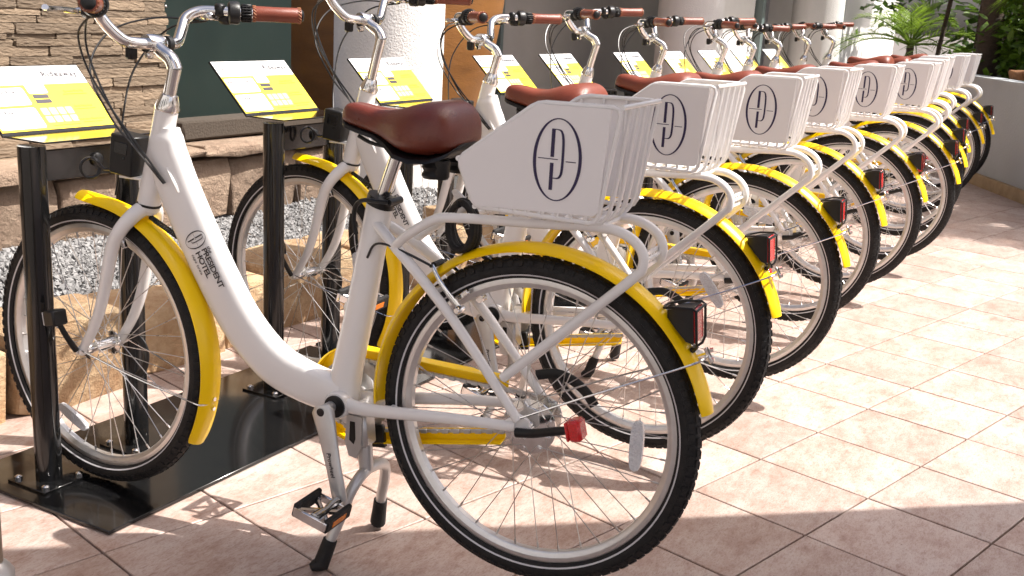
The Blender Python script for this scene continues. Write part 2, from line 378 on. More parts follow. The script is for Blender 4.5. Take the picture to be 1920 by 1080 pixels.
def build_bed():
    bed = empty('stone_kerb', (0, .38, 0)); tag(bed, 'low kerb of rough yellow sandstone blocks in front of the gravel bed', 'stone kerb')
    x = -2.2; k = 0
    while x < 3.4:
        w = rnd.uniform(.20, .46); h = rnd.uniform(.20, .285); dp = rnd.uniform(.26, .34)
        hull_block('sandstone_block', (x+w/2, dp/2+rnd.uniform(-.02, .03), h/2-.01), (w+.004, dp, h+.02), M['sand'], bed, 100+k, .030, rnd.uniform(-.06, .06)); x += w; k += 1
    soil = MB(); soil.box((.6, 1.05, .06), (6.2, .98, .12)); so_ = soil.build('gravel_bed', M['soil'], None, False); tag(so_, kind='structure')
    # gravel
    gv = MB(); base = [(1, 0, 0), (-1, 0, 0), (0, 1, 0), (0, -1, 0), (0, 0, 1), (0, 0, -1)]
    fs = [(0, 2, 4), (2, 1, 4), (1, 3, 4), (3, 0, 4), (2, 0, 5), (1, 2, 5), (3, 1, 5), (0, 3, 5)]
    r = random.Random(3)
    for _ in range(26000):
        x = r.uniform(-1.3, 2.6); y = r.uniform(.60, 1.47); s_ = r.choice((r.uniform(.004, .008), r.uniform(.006, .012), r.uniform(.009, .016)))
        q = Quaternion((r.gauss(0, 1), r.gauss(0, 1), r.gauss(0, 1), r.gauss(0, 1))).normalized()
        z = .125+.045*max(0, math.sin(x*2.3+y)*.5+.5)+r.uniform(0, .016)
        gv.add([q @ Vector((a*s_*r.uniform(.7, 1.3), b*s_*r.uniform(.6, 1.2), c*s_*r.uniform(.5, 1))) + Vector((x, y, z)) for a, b, c in base], fs)
    g = gv.build('gravel', M['gravel'], None, False); tag(g, 'grey crushed granite gravel filling the bed behind the kerb', 'gravel', kind='stuff')
    # stepped pink stone course at the back
    st = empty('stone_step', (0, 1.5, 0)); tag(st, 'course of large pinkish sandstone blocks at the foot of the wall', 'stone step')
    x = -2.0; k = 0
    while x < 3.2:
        w = rnd.uniform(.42, .8); h = rnd.uniform(.28, .33)
        hull_block('pink_stone_block', (x+w/2, .13+rnd.uniform(-.02, .02), .12+h/2), (w-.002, .30, h), M['pinkstone'], st, 300+k, .022, rnd.uniform(-.03, .03)); x += w; k += 1
    x = -2.0
    while x < 3.2:
        w = rnd.uniform(.6, 1.0)
        hull_block('coping_slab', (x+w/2, .12, .455), (w-.002, .37, .055), M['pinkstone'], st, 400+k, .012, rnd.uniform(-.02, .02)); x += w; k += 1
build_bed()

def build_ledgestone():
    wl = MB(); wl.box((-.95, 1.80, 1.6), (4.22, .2, 3.0)); w = wl.build('ledgestone_wall', M['mortar'], None, False)
    tag(w, 'wall clad in thin stacked strips of brown ledgestone', 'stone wall')
    r = random.Random(11); z = .46; cnt = 0; rest = MB()
    while z < 2.9:
        h = r.uniform(.018, .042); x = -1.3+r.uniform(-.25, 0)
        hi = z > 1.5
        while x < 1.20:
            l = r.uniform(.16, .5)
            x2 = min(x+l, 1.20+r.uniform(-.004, .012))
            if x2-x > .05:
                dp = r.uniform(.034, .046)
                if not hi and cnt < 300 and x2 > -.3:
                    rough_block('stone', ((x+x2)/2, 1.70-dp/2+.02, z+h/2), (x2-x-.0015, dp+.04, h-.0012), M['ledge'], w, 900+cnt, .0022, 0, 3); cnt += 1
                else:
                    rest.box(((x+x2)/2, 1.70-dp/2+.02, z+h/2), (x2-x-.004, dp+.04, h-.004))
            x = x2
        z += h
    rest.build('stone_field', M['ledge'], w, False, kind='stuff')
build_ledgestone()

def build_backdrop():
    # green metal panel with a riveted edge
    p = MB(); p.box((1.66, 1.735, 1.7), (.88, .05, 2.44), None, .004); g = p.build('metal_panel', M['green'], None); tag(g, 'tall dark green metal panel with rivets beside the ledgestone wall', 'metal panel')
    for k in range(14):
        b = MB(); b.lathe([(0, .006), (.003, .006), (.005, .003)], (1.245, 1.7095, .52+k*.07), (0, -1, 0), 8); b.build('rivet', M['alloy'], g)
    t = MB(); t.box((1.72, 1.66, .535), (1.0, .14, .09), None, .01); t.build('drip_trough', M['mortar'], g)
    # big rust brown urn
    u = MB(); u.lathe([(0, .46), (.05, .52), (.25, .58), (.5, .635), (.8, .685), (1.1, .715), (1.4, .73), (1.55, .72), (1.58, .76), (1.66, .76), (1.66, .68), (1.2, .66)], (3.37, 1.98, .30), (0, 0, 1), 48, True)
    o = u.build('urn', M['rust'], None); tag(o, 'huge rust-brown glazed urn partly hidden behind the white stucco column', 'urn')
    b = MB(); b.lathe([(0, .50), (.25, .50), (.30, .46)], (3.37, 1.98, .0), (0, 0, 1), 40); b.build('urn_foot', M['mortar'], o)
    # colonnade
    for x, y, lab in ((2.64, 1.48, 'round white stucco column nearest the camera, in front of the brown urn'), (7.39, 1.5, 'round white column in the middle of the colonnade, behind the far handlebars'), (11.07, 1.27, 'round white column farthest away, beside the small palm')):
        c = MB(); c.lathe([(0, .34), (.12, .34), (.14, .30), (3.3, .30)], (x, y, 0), (0, 0, 1), 64); o = c.build('column', M['plaster'], None, True, 30, (x, y, 0)); tag(o, lab, 'column', 'round columns of the hotel front')
    # hotel wall set back behind the columns
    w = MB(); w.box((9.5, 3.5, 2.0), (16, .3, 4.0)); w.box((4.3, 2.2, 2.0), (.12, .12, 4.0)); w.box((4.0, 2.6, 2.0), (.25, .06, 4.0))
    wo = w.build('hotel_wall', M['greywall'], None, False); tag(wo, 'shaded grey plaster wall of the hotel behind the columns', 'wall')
    for xx, ww in ((6.2, .06), (6.6, .10), (7.1, .06)):
        f = MB(); f.box((xx, 3.33, 1.7), (ww, .06, 3.4), None, .005); f.build('door_frame', M['teal'], wo)
    gl = MB(); gl.box((6.85, 3.345, 1.6), (.40, .02, 3.1)); gl.build('door_pane', M['glass'], wo)
    # sunlit white pier and window bays between and beyond the columns
    w2 = MB(); w2.box((9.55, 1.95, 2.0), (1.5, .3, 4.0), None, .004); a = w2.build('white_pier', M['plaster'], None); tag(a, 'flat white sunlit wall pier between the two far columns', 'wall pier')
    f = MB(); f.box((10.40, 1.80, 2.0), (.12, .16, 4.0), None, .006); f.box((10.20, 1.86, 2.0), (.1, .1, 4.0)); f.build('window_frame', M['teal'], a)
    w3 = MB(); w3.box((15.2, 1.9, 2.0), (7.0, .3, 4.0), None, .004); a3 = w3.build('white_wall', M['plaster'], None); tag(a3, 'white hotel wall with a tall window behind the small palm', 'wall')
    f = MB(); f.box((13.0, 1.72, 1.55), (.14, .10, 2.9), None, .006); f.box((14.2, 1.72, 1.55), (.10, .10, 2.9), None, .006); f.box((13.6, 1.72, 3.05), (1.3, .1, .1)); f.build('window_frame', M['teal'], a3)
    gl = MB(); gl.box((13.6, 1.742, 1.55), (1.2, .02, 2.9)); gl.build('window_pane', M['glass'], a3)
    # overhanging storey above (throws the shade on wall and panel, not in view)
    s = MB(); s.box((9.8, 2.6, 3.45), (14.6, 4.2, .3), None, .01)
    so_ = s.build('hotel_overhang', M['canopy'], None); tag(so_, 'overhanging storey of the hotel above the wall and columns', 'overhang')
build_backdrop()

def build_bounce_wall():  # unseen wall added behind the camera to bounce fill light
    m = MB(); m.box((-7.2, -1.5, 2.6), (.4, 15, 5.2)); o = m.build('bounce_wall', M['plaster'], None, False); tag(o, 'added cream wall behind the camera, bouncing warm fill light onto the bicycles', 'bounce wall')
    for y in (-6.5, -4, -1.5, 1, 3.5):
        f = MB(); f.box((-6.99, y, 2.0), (.04, 1.3, 2.2), None, .005); w = f.build('window', M['teal'], o)  # windows added to dress the bounce wall
        g = MB(); g.box((-6.965, y, 2.0), (.02, 1.16, 2.06)); g.build('pane', M['glass'], w)
build_bounce_wall()
def build_entrance_canopy():
    # flat roof over the forecourt behind the camera; its edge throws the straight shadow across the foreground
    H = 2.45; k = H/SUNV.z
    A = Vector((-.67, -.686, 0)); D = Vector((1.18, -1.36, 0)).normalized(); N = Vector((-D.y, D.x, 0))
    if N.dot(Vector((CAMP.x, CAMP.y, 0))-A) < 0: N = -N
    off = SUNV*k
    P = [A-D*1.2+off, A+D*5.5+off, A+D*5.5+N*3.6+off, A-D*1.2+N*3.6+off]
    m = MB(); vs = P+[p+Vector((0, 0, .18)) for p in P]
    m.add(vs, [(3, 2, 1, 0), (4, 5, 6, 7), (0, 1, 5, 4), (1, 2, 6, 5), (2, 3, 7, 6), (3, 0, 4, 7)])
    o = m.build('entrance_canopy', M['canopy'], None, False); tag(o, 'flat entrance canopy over the forecourt, shading the foreground tiles', 'canopy')
build_entrance_canopy()

# ------------------------------------------------------------------ docking stands with sign boards
SIGN_X = [-.79, .01, .67, 1.5, 2.08, 2.90, 3.54, 4.18, 4.82, 5.54]
def build_plates():
    for k, (x0, x1, lab) in enumerate(((-.905, .40, 'glossy black steel floor plate under the two nearest docking stands'), (.43, 1.92, 'black steel floor plate under the third and fourth docking stands'), (1.95, 3.3, 'black steel floor plate under the fifth and sixth docking stands'), (3.33, 4.6, 'black steel floor plate under the seventh and eighth docking stands'), (4.63, 6.0, 'black steel floor plate under the two farthest docking stands'))):
        m = MB(); m.box(((x0+x1)/2, -.065, .0065), (x1-x0, .51, .009), None, .0015)
        o = m.build('floor_plate', M['blackgl'], None); tag(o, lab, 'floor plate', 'black floor plates along the row')
build_plates()

def build_dock():
    root = empty('docking_stand', (0, 0, .011))
    for px in (0, .27):
        m = MB(); m.cyl((px, 0, .006), (px, 0, .80), .030, 28); po = m.build('post', M['blackgl'], root)
        m = MB(); m.box((px, 0, .003), (.13, .13, .006), None, .001); m.build('base_flange', M['blackgl'], po)
        for sx in (-1, 1):
            for sy in (-1, 1):
                m = MB(); m.lathe([(0, .009), (.006, .009), (.0085, .006), (.010, .002)], (px+sx*.048, sy*.048, .006), (0, 0, 1), 8); m.build('bolt', M['chrome'], po)
    m = MB(); m.box((.135, 0, .752), (.215, .012, .07), None, .002); m.build('cross_plate', M['blackgl'], root)
    # lock-cable grommet
    m = MB(); m.lathe([(0, .016), (.006, .016), (.009, .012), (.010, .006)], (.17, -.006, .755), (0, -1, 0), 16); m.build('cable_eye', M['blackpl'], root)
    # sign tray: horizontal shelf + tilted board
    m = MB(); m.box((.18, .045, .806), (.33, .135, .004), None, .001)
    a = R_(45); uv = Vector((0, math.cos(a), math.sin(a))); nv = Vector((0, -math.sin(a), math.cos(a)))
    o0 = Vector((.015, .1135, .806)); ux = Vector((1, 0, 0)); W, Lh = .33, .205
    m.prism([(0, 0), (W, 0), (W, Lh), (0, Lh)], o0, ux, uv, nv, -.005, .0)
    sg = m.build('sign_board', M['blackgl'], root, True, 30)
    def face(name, poly, mt, h):
        q = MB(); q.prism(poly, o0, ux, uv, nv, h-.0004, h); return q.build(name, mt, sg, False)
    def rrect(x0, y0, x1, y1, r=.006):
        p = []
        for cx, cy, a0 in ((x1-r, y1-r, 0), (x0+r, y1-r, 90), (x0+r, y0+r, 180), (x1-r, y0+r, 270)):
            for k in range(4): t = R_(a0+k*30); p.append((cx+r*math.cos(t), cy+r*math.sin(t)))
        return p
    face('print_yellow', [(.003, .010), (W-.003, .010), (W-.003, .146), (.003, .146)], M['signyellow'], .0008)
    face('print_white', [(.003, .1462), (W-.003, .1462), (W-.003, Lh-.002), (.003, Lh-.002)], M['signwhite'], .0008)
    face('print_box', rrect(.006, .085, .128, .138), M['signwhite'], .0014)
    face('print_box', rrect(.006, .016, .128, .077), M['signwhite'], .0014)
    face('print_badge', rrect(.138, .118, .192, .198, .004), M['signwhite'], .0014)
    for y in (.103, .088): face('print_button', rrect(.143, y, .187, y+.012, .002), M['signink'], .0014)
    for k in range(4):
        face('print_icon', rrect(.140+k*.0235, .052, .160+k*.0235, .074, .003), M['signpale'], .0014)
        face('print_icon', rrect(.140+k*.0235, .029, .160+k*.0235, .049, .003), M['signpale'], .0014)
    t = MB(); h = nv*.0019
    def wr(mb, s_, size, x, y, al='LEFT', sh=0., sp=1.): put_text(mb, s_, size, o0+ux*x+uv*y+h, ux, uv, align=al, shear=sh, spacing=sp)
    wr(t, 'Rideaway', .024, .205, .176, sp=1.15)
    wr(t, 'Start your Ride', .0145, .012, .125); wr(t, 'End Ride', .0145, .012, .064)
    t.tube([o0+ux*(.018+.004*k)+uv*(.178+.010*math.sin(k*1.7)*(1-.05*k))+h for k in range(19)], .0008, 4)
    t.build('lettering', M['signink'], sg, False, kind='stuff')
    t = MB()
    for k in range(3):
        for yy, ln in ((.110-k*.010, .095-.02*k), (.049-k*.010, .088-.012*k)): t.prism([(.012, yy), (.012+ln, yy), (.012+ln, yy+.0016), (.012, yy+.0016)], o0, ux, uv, nv, .0016, .0019)
    t.build('small_lettering', M['signink'], sg, False, kind='stuff')
    t = MB(); wr(t, 'Speedy Sign Up', .0095, .268, .122, 'CENTER'); wr(t, 'Lock Included', .0095, .268, .075, 'CENTER'); wr(t, 'Satisfaction Guaranteed', .0085, .268, .034, 'CENTER')
    for y, x0, x1 in ((.112, .232, .304), (.065, .236, .300), (.024, .240, .296), (.020, .150, .226)): t.prism([(x0, y), (x1, y), (x1, y+.0014), (x0, y+.0014)], o0, ux, uv, nv, .0016, .0019)
    t.build('small_lettering', M['signbrown'], sg, False, kind='stuff')
    return root
def copy_tree(o, parent=None):
    c = o.copy(); COL.objects.link(c); c.parent = parent
    for ch in o.children: copy_tree(ch, c)
    return c
ORD = ['nearest', 'second', 'third', 'fourth', 'fifth', 'sixth', 'seventh', 'eighth', 'ninth', 'tenth and farthest']
dock0 = build_dock()
for i, x in enumerate(SIGN_X):
    d = dock0 if i == 0 else copy_tree(dock0)
    d.location = (x-.012, 0, .011); d.rotation_euler = (0, 0, R_(rnd.uniform(-.8, .8)) if i > 1 else 0)
    lab = 'black docking stand with yellow and white sign board, nearest the camera at the left edge' if i == 0 else 'black docking stand with yellow and white sign board, %s from the left edge' % ORD[i]
    tag(d, lab, 'docking stand', 'docking stands in a row')

# ------------------------------------------------------------------ the bicycle
RH = Vector((0, 0, .385)); FH = Vector((1.10, 0, .346)); BBP = Vector((.43, 0, .343))
STEER_P = Vector((.887, 0, .912)); STEER_A = Vector((-.255, 0, .967)).normalized()

def oval_pts(cx, cy, rx, ry, n=56): return [(cx+rx*math.cos(2*math.pi*k/n), cy+ry*math.sin(2*math.pi*k/n)) for k in range(n)]
def emblem(mb, o, u, w, h, s=1.):
    """the hotel's oval P emblem; u to the right, w up, s = half height"""
    z = .0006
    mb.strip(oval_pts(0, 0, .545*s, .972*s), oval_pts(0, 0, .630*s, 1.0*s), o, u, w, h, z)
    def q(x0, y0, x1, y1): mb.add([Vector(o)+Vector(u)*a*s+Vector(w)*b*s+Vector(h)*z for a, b in ((x0, y0), (x1, y0), (x1, y1), (x0, y1))], [(0, 1, 2, 3)])
    q(-.18, .06, -.085, .74); q(-.18, -.74, -.085, -.08)
    ctr = [(-.09, .725), (-.02, .725), (.06, .70), (.11, .60), (.135, .42), (.14, .1), (.135, -.2), (.11, -.36), (.04, -.44), (-.09, -.445)]
    P = spline([(a, b, 0) for a, b in ctr], 4); inn = []; out = []
    for i, p in enumerate(P):
        t = (P[min(i+1, len(P)-1)]-P[max(i-1, 0)]).normalized(); nn = Vector((-t.y, t.x, 0)); wd = .012+.022*min(1, max(0, (p.x+.02)/.15))
        inn.append(((p.x-nn.x*wd)*s, (p.y-nn.y*wd)*s)); out.append(((p.x+nn.x*wd)*s, (p.y+nn.y*wd)*s))
    mb.strip(inn, out, o, u, w, h, z+.0001, False)
    q(-.50, .0, .02, .022); q(.22, -.03, .48, -.008)

def wheel(root, hub, rear):
    m = MB(); O_ = Vector((0, 0, 0)); AY = Vector((0, 1, 0))
    prof = [(-.0125, .290), (-.0115, .2915), (.0115, .2915), (.0125, .290), (.0130, .288), (.0130, .279), (.0118, .2775), (.0105, .273), (.0065, .2685), (-.0065, .2685), (-.0105, .273), (-.0118, .2775), (-.0130, .279), (-.0130, .288), (-.0125, .290)]
    m.lathe(prof, O_, AY, 96, False)
    w = m.build('wheel', M['rim'], root, True, 30); w.location = hub
    # tyre
    t = MB(); seg = 96; ph = [-140, -125, -105, -88, -68, -50, -30, -10, 10, 30, 50, 68, 88, 105, 125, 140]
    vs = []; np_ = len(ph)
    for k in range(seg):
        a = 2*math.pi*k/seg
        for p in ph:
            r = .3065+.0225*math.cos(R_(p)); y = .0235*math.sin(R_(p)); vs.append((r*math.cos(a), y, r*math.sin(a)))
    fs = [(k*np_+i, k*np_+i+1, ((k+1) % seg)*np_+i+1, ((k+1) % seg)*np_+i) for k in range(seg) for i in range(np_-1)]
    t.add(vs, fs)
    nk = 96
    for k in range(nk):
        for sd, p, dl in ((1, 60, 0), (-1, 60, .5), (1, 22, .5), (-1, 22, 0)):
            a = 2*math.pi*(k+dl)/nk; r = .3065+.0228*math.cos(R_(p)); y = sd*.0238*math.sin(R_(p))
            ca, sa = math.cos(a), math.sin(a)
            er = Vector((ca, 0, sa)); et = Vector((-sa, 0, ca)); no = (er*math.cos(R_(p))+Vector((0, sd, 0))*math.sin(R_(p))).normalized(); bi = et.cross(no)
            rot = Matrix((et, bi, no)).transposed()
            c = er*r+Vector((0, y, 0))
            t.box(c-no*.0007, (.0115 if p > 40 else .0145, .011 if p > 40 else .009, .0046), rot)
    t.build('tyre', M['rubber'], w, True, 35)
    s = MB()
    for sd in (-1, 1):
        n = 96; vs = []
        for k in range(n):
            a = 2*math.pi*k/n
            for r, yy in ((.2950, .0212), (.2980, .0228)): vs.append((r*math.cos(a), sd*yy, r*math.sin(a)))
        s.add(vs, [(2*k, 2*k+1, 2*((k+1) % n)+1, 2*((k+1) % n)) for k in range(n)])
    s.build('reflective_stripe', M['stripe'], w)
    # spokes
    s = MB(); fr = .036 if rear else .021; N = 36
    for k in range(N):
        sd = 1 if k % 2 else -1; g = 1 if (k//2) % 2 else -1
        ar = 2*math.pi*(k+.5)/N; ah = ar+g*R_(62)
        a = Vector((fr*math.cos(ah), sd*.031, fr*math.sin(ah))); b = Vector((.270*math.cos(ar), sd*.003, .270*math.sin(ar)))
        s.cyl(a, b, .00105, 5); d = (b-a).normalized(); s.cyl(b-d*.014, b, .0022, 6)
    s.build('spokes', M['spoke'], w, True, kind='stuff')
    h = MB()
    if rear: h.lathe([(-.072, .006), (-.05, .006), (-.05, .034), (-.044, .034), (-.044, .026), (-.036, .026), (-.034, .044), (-.030, .044), (-.028, .024), (.022, .022), (.024, .055), (.028, .055), (.030, .04), (.034, .04), (.036, .014), (.052, .013), (.052, .006), (.080, .006)], O_, AY, 28)
    else: h.lathe([(-.070, .005), (-.048, .005), (-.048, .012), (-.034, .014), (-.033, .028), (-.030, .028), (-.028, .015), (0, .0135), (.028, .015), (.030, .028), (.033, .028), (.034, .014), (.048, .012), (.048, .005), (.070, .005)], O_, AY, 24)
    if rear:
        for k in range(9):   # vented brake disc on the hub
            a = 2*math.pi*k/9; h.box((.043*math.cos(a), .030, .043*math.sin(a)), (.016, .006, .005), Matrix.Rotation(-a+.6, 3, 'Y'), .001)
    h.build('hub', M['chrome'], w)
    n = MB()
    for sd in (-1, 1): n = MB(); n.cyl((0, sd*.058, 0), (0, sd*.072, 0), .0105, 6); n.cyl((0, sd*.070, 0), (0, sd*.078, 0), .006, 10); n.build('axle_nut', M['alloy'], w)
    # spoke reflector (clear plastic)
    rf = MB(); ang = R_(180) if rear else R_(-66)
    rr = Matrix.Rotation(-ang, 3, 'Y')
    c = Vector((.212*math.cos(ang), .012, .212*math.sin(ang)))
    P = []
    for k in range(16):
        tt = 2*math.pi*k/16; P.append((.013*math.copysign(abs(math.cos(tt))**.6, math.cos(tt)), .050*math.copysign(abs(math.sin(tt))**.75, math.sin(tt))))
    e1 = rr @ Vector((1, 0, 0)); e2 = rr @ Vector((0, 0, 1))
    if not rear: e1, e2 = (rr @ Vector((1, 0, 0))), (rr @ Vector((0, 0, 1)))
    rf.prism(P, c, e1, e2, Vector((0, 1, 0)), -.004, .006); rf.lathe([(0, .007), (.002, .007), (.0025, .004)], c+Vector((0, .006, 0)), AY, 12)
    rf.build('wheel_reflector', M['clear'], w)
    return w

def mudguard(root, hub, a0, a1, rad, flare=0.):
    m = MB(); N = 64; ys = [-.031, -.0295, -.022, -.011, 0, .011, .022, .0295, .031]; vs = []; k = len(ys)
    for i in range(N+1):
        t = i/N; a = R_(a0+(a1-a0)*t); sc = 1
        e = min(t, 1-t)*N
        if e < 3: sc = .80+.2*math.sqrt(1-(1-e/3)**2)
        fl = flare*max(0, 1-t*N/7)**2
        for y in ys: vs.append((hub.x+(rad+fl-.013*(abs(y)/.03)**2.4)*math.cos(a), y*sc, hub.z+(rad+fl-.013*(abs(y)/.03)**2.4)*math.sin(a)))
    n1 = len(vs)
    for i in range(N+1):
        t = i/N; a = R_(a0+(a1-a0)*t); sc = 1
        e = min(t, 1-t)*N
        if e < 3: sc = .80+.2*math.sqrt(1-(1-e/3)**2)
        fl = flare*max(0, 1-t*N/7)**2
        for y in ys: vs.append((hub.x+(rad+fl-.0022-.013*(abs(y)/.03)**2.4)*math.cos(a), y*sc*.97, hub.z+(rad+fl-.0022-.013*(abs(y)/.03)**2.4)*math.sin(a)))
    fs = []
    for i in range(N):
        for j in range(k-1):
            fs.append((i*k+j, i*k+j+1, (i+1)*k+j+1, (i+1)*k+j)); fs.append((n1+i*k+j, n1+(i+1)*k+j, n1+(i+1)*k+j+1, n1+i*k+j+1))
        for j in (0, k-1): fs.append((i*k+j, (i+1)*k+j, n1+(i+1)*k+j, n1+i*k+j))
    for i in (0, N):
        for j in range(k-1): fs.append((i*k+j, i*k+j+1, n1+i*k+j+1, n1+i*k+j))
    m.add(vs, fs)
    return m.build('mudguard', M['yellow'], root, True, 50)

def build_bike():
    root = empty('bicycle'); steer = []
    for sd_ in (0,):
        m = MB()
        # seat tube, head tube, curved down tube, bottom bracket
        m.tube(spline([(.438, 0, .330), (.425, 0, .42), (.40, 0, .54), (.378, 0, .66), (.358, 0, .775)], 4), [(.036, .024), (.027, .021)], 20, ref=(0, 1, 0), power=2.3)
        m.tube([(.942, 0, .705), (.913, 0, .812), (.887, 0, .912)], [.0255, .0245, .0250], 24)
        dt = spline([(.889, 0, .874), (.881, 0, .798), (.82, 0, .672), (.753, 0, .556), (.69, 0, .466), (.612, 0, .397), (.53, 0, .367), (.435, 0, .352)], 6)
        hh = [.029, .049, .050, .050, .050, .049, .046, .042]; rr = []
        for i in range(len(dt)):
            q = i/6; a = int(min(q, 6)); b = min(a+1, 7); hv = hh[a]+(hh[b]-hh[a])*(q-a); rr.append((hv, .021 if i < 2 else .027))
        m.tube(dt, rr, 28, ref=(0, 1, 0), power=2.8)
        m.lathe([(-.040, .027), (-.036, .0295), (.036, .0295), (.040, .027)], BBP, (0, 1, 0), 28)
        for s in (-1, 1):
            m.tube(spline([(.41, s*.026, .345), (.36, s*.036, .349), (.28, s*.050, .362), (.15, s*.060, .380), (.012, s*.066, .394)], 5), [(.0165, .012), (.010, .009)], 14, ref=(0, 1, 0))
            m.tube(spline([(.360, s*.010, .735), (.315, s*.030, .708), (.24, s*.050, .655), (.169, s*.060, .593), (.10, s*.063, .517), (.055, s*.065, .463), (.008, s*.067, .408)], 4), [.0115, .009], 12)
            m.prism([(.035, .012), (.012, .030), (-.012, .020), (-.018, -.006), (-.008, -.018), (.012, -.012)], RH+Vector((0, s*.062, .006)), (1, 0, 0), (0, 0, 1), (0, 1, 0), -.003 if s > 0 else -.003, .004)
        m.box((.365, 0, .347), (.05, .072, .018), None, .004); m.box((.30, 0, .362), (.012, .09, .010), None, .003)
        m.box((.205, 0, .627), (.012, .108, .012), None, .003)
        fr = m.build('frame', M['white'], root, True, 40)
        # cable port, bottle-boss weld lines, printing on the down tube
        m = MB(); m.tube(spline([(.868, .024, .792), (.850, .0265, .765), (.838, .024, .742)], 3), .0048, 8); m.build('cable_port', M['white'], fr)
        dd = (Vector((.720, 0, .573))-Vector((.790, 0, .690))).normalized(); up = Vector((-dd.z, 0, dd.x))
        if up.x > 0: up = -up   # 'up' of the lettering points to the rear/top side
        up = Vector((.857, 0, .515)); up = (up-dd*up.dot(dd)).normalized(); up = -up if up.dot(Vector((-1, 0, 1))) < 0 else up
        oo = Vector((.797, .0283, .645)); t = MB(); hY = Vector((0, 1, 0))
        wdir = dd; vdir = up
        put_text(t, 'PRESIDENT', .0205, oo+wdir*.026+vdir*.013+hY*.0006, wdir, vdir, spacing=.9)
        put_text(t, 'HOTEL', .0205, oo+wdir*.026-vdir*.006+hY*.0006, wdir, vdir, spacing=.9)
        put_text(t, 'the', .012, oo+wdir*.026+vdir*.027+hY*.0006, wdir, vdir, shear=.25)
        put_text(t, 'cape town', .0095, oo+wdir*.026-vdir*.021+hY*.0006, wdir, vdir, shear=.25, spacing=1.2)
        emblem(t, oo+wdir*.002+vdir*.004, vdir*0+Vector(wdir), vdir, hY, .029)
        t.build('lettering', M['inkblack'], fr, False, kind='stuff')
        m = MB(); m.lathe([(0, .0275), (.004, .0275)], (.943, 0, .700), -STEER_A*-1, 24); m.build('headset_ring', M['blackpl'], fr)
    # seat post, clamp, saddle
    m = MB(); m.cyl((.360, 0, .765), (.312, 0, .905), .0138, 20); sp = m.build('seat_post', M['chrome'], root)
    m = MB(); ax = Vector((-.05, 0, .145)).normalized(); m.lathe([(-.009, .0235), (-.009, .029), (.010, .029), (.010, .0235)], (.3565, 0, .779), ax, 24); m.cyl((.325, -.022, .782), (.325, .026, .782), .0075, 12)
    m.box((.330, 0, .781), (.02, .026, .017), None, .003)
    m.tube(spline([(.325, .028, .783), (.345, .036, .784), (.378, .036, .782), (.395, .034, .765), (.398, .033, .735), (.392, .033, .712)], 4), [(.0045, .006)]*21, 8); m.build('seat_clamp', M['blackpl'], sp)
    X = [.170, .176, .190, .213, .25, .29, .325, .36, .40, .425, .438, .444]
    HW = [.048, .078, .093, .100, .099, .085, .057, .041, .035, .030, .020, .008]
    ZT = [.942, .970, .987, .993, .987, .973, .963, .963, .970, .970, .961, .945]
    ZB = [.908, .898, .889, .882, .879, .884, .900, .911, .918, .924, .929, .934]
    def saddle_loft(mb, f_w, top, bot, n=13):
        ring = []; vs = []
        for i in range(len(X)):
            for k in range(n):
                a = -math.pi/2+math.pi*k/(n-1); s_ = math.sin(a); c_ = math.cos(a)
                y = HW[i]*f_w*math.copysign(abs(s_)**.72, s_); zz = bot[i]+(top[i]-bot[i])*(c_**.52 if c_ > 1e-6 else 0)
                zz -= .005*math.exp(-(y/.012)**2)*(1 if .2 < X[i] < .41 else .2)
                vs.append((X[i], y, zz))
        N = len(X); fs = [(i*n+k, i*n+k+1, (i+1)*n+k+1, (i+1)*n+k) for i in range(N-1) for k in range(n-1)]
        fs += [(i*n, (i+1)*n, (i+1)*n+n-1, i*n+n-1) for i in range(N-1)]
        fs += [tuple(range(n)), tuple((N-1)*n+k for k in reversed(range(n)))]
        return mb.add(vs, fs)
    m = saddle_loft(MB(), 1., ZT, ZB); me_s = m.build('saddle', M['leather2'], root, True, 60)
    sub = me_s.modifiers.new('smooth', 'SUBSURF'); sub.levels = 1; sub.render_levels = 2
    m = saddle_loft(MB(), .955, [z+.006 for z in ZB], [z-.005 for z in ZB], 9); m.build('saddle_base', M['blackpl'], me_s, True, 45)
    m = MB(); 
    for s in (-1, 1):
        seam = [(.188, s*.046, .971), (.213, s*.054, .974), (.25, s*.056, .967), (.285, s*.048, .956)]
        m.tube(spline([(x_, y_, z_+.0025) for x_, y_, z_ in seam], 5), .0013, 5)
    m.build('stitching', M['stitch'], me_s)
    m = MB()
    for s in (-1, 1):
        m.tube(spline([(.40, s*.018, .905), (.36, s*.022, .893), (.28, s*.022, .889), (.23, s*.026, .892), (.20, s*.05, .899)], 4), .0038, 8)
        m.lathe([(0, .019), (.006, .023), (.014, .019), (.022, .023), (.030, .019), (.034, .021)], (.215, s*.052, .846), (0, 0, 1), 18)
        m.lathe([(0, .014), (.005, .017), (.036, .017)], (.200, s*.052, .846), (0, 0, 1), 14)
    m.build('saddle_springs', M['blackpl'], me_s)
    m = MB(); m.lathe([(-.028, .019), (-.024, .022), (.024, .022), (.028, .019)], (.312, 0, .892), (0, 1, 0), 20); m.box((.300, 0, .892), (.06, .03, .022), None, .004)
    m.cyl((.312, .028, .892), (.312, .034, .892), .009, 6); m.build('saddle_clamp', M['blackpl'], sp)
    # fork and steering parts
    m = MB()
    for s in (-1, 1):
        m.tube(spline([(.944, s*.006, .696), (.954, s*.030, .680), (.976, s*.050, .645), (.997, s*.056, .60), (1.025, s*.058, .49), (1.055, s*.057, .415), (1.097, s*.056, .350)], 6), [.0185, .0105], 14)
        m.lathe([(-.004, .012), (.004, .012)], FH+Vector((0, s*.056, 0)), (0, 1, 0), 14)
    m.lathe([(-.022, .020), (-.010, .026), (0, .0255)], (.943, 0, .703), STEER_A, 22)
    fk = m.build('fork', M['white'], root, True, 45); steer.append(fk)
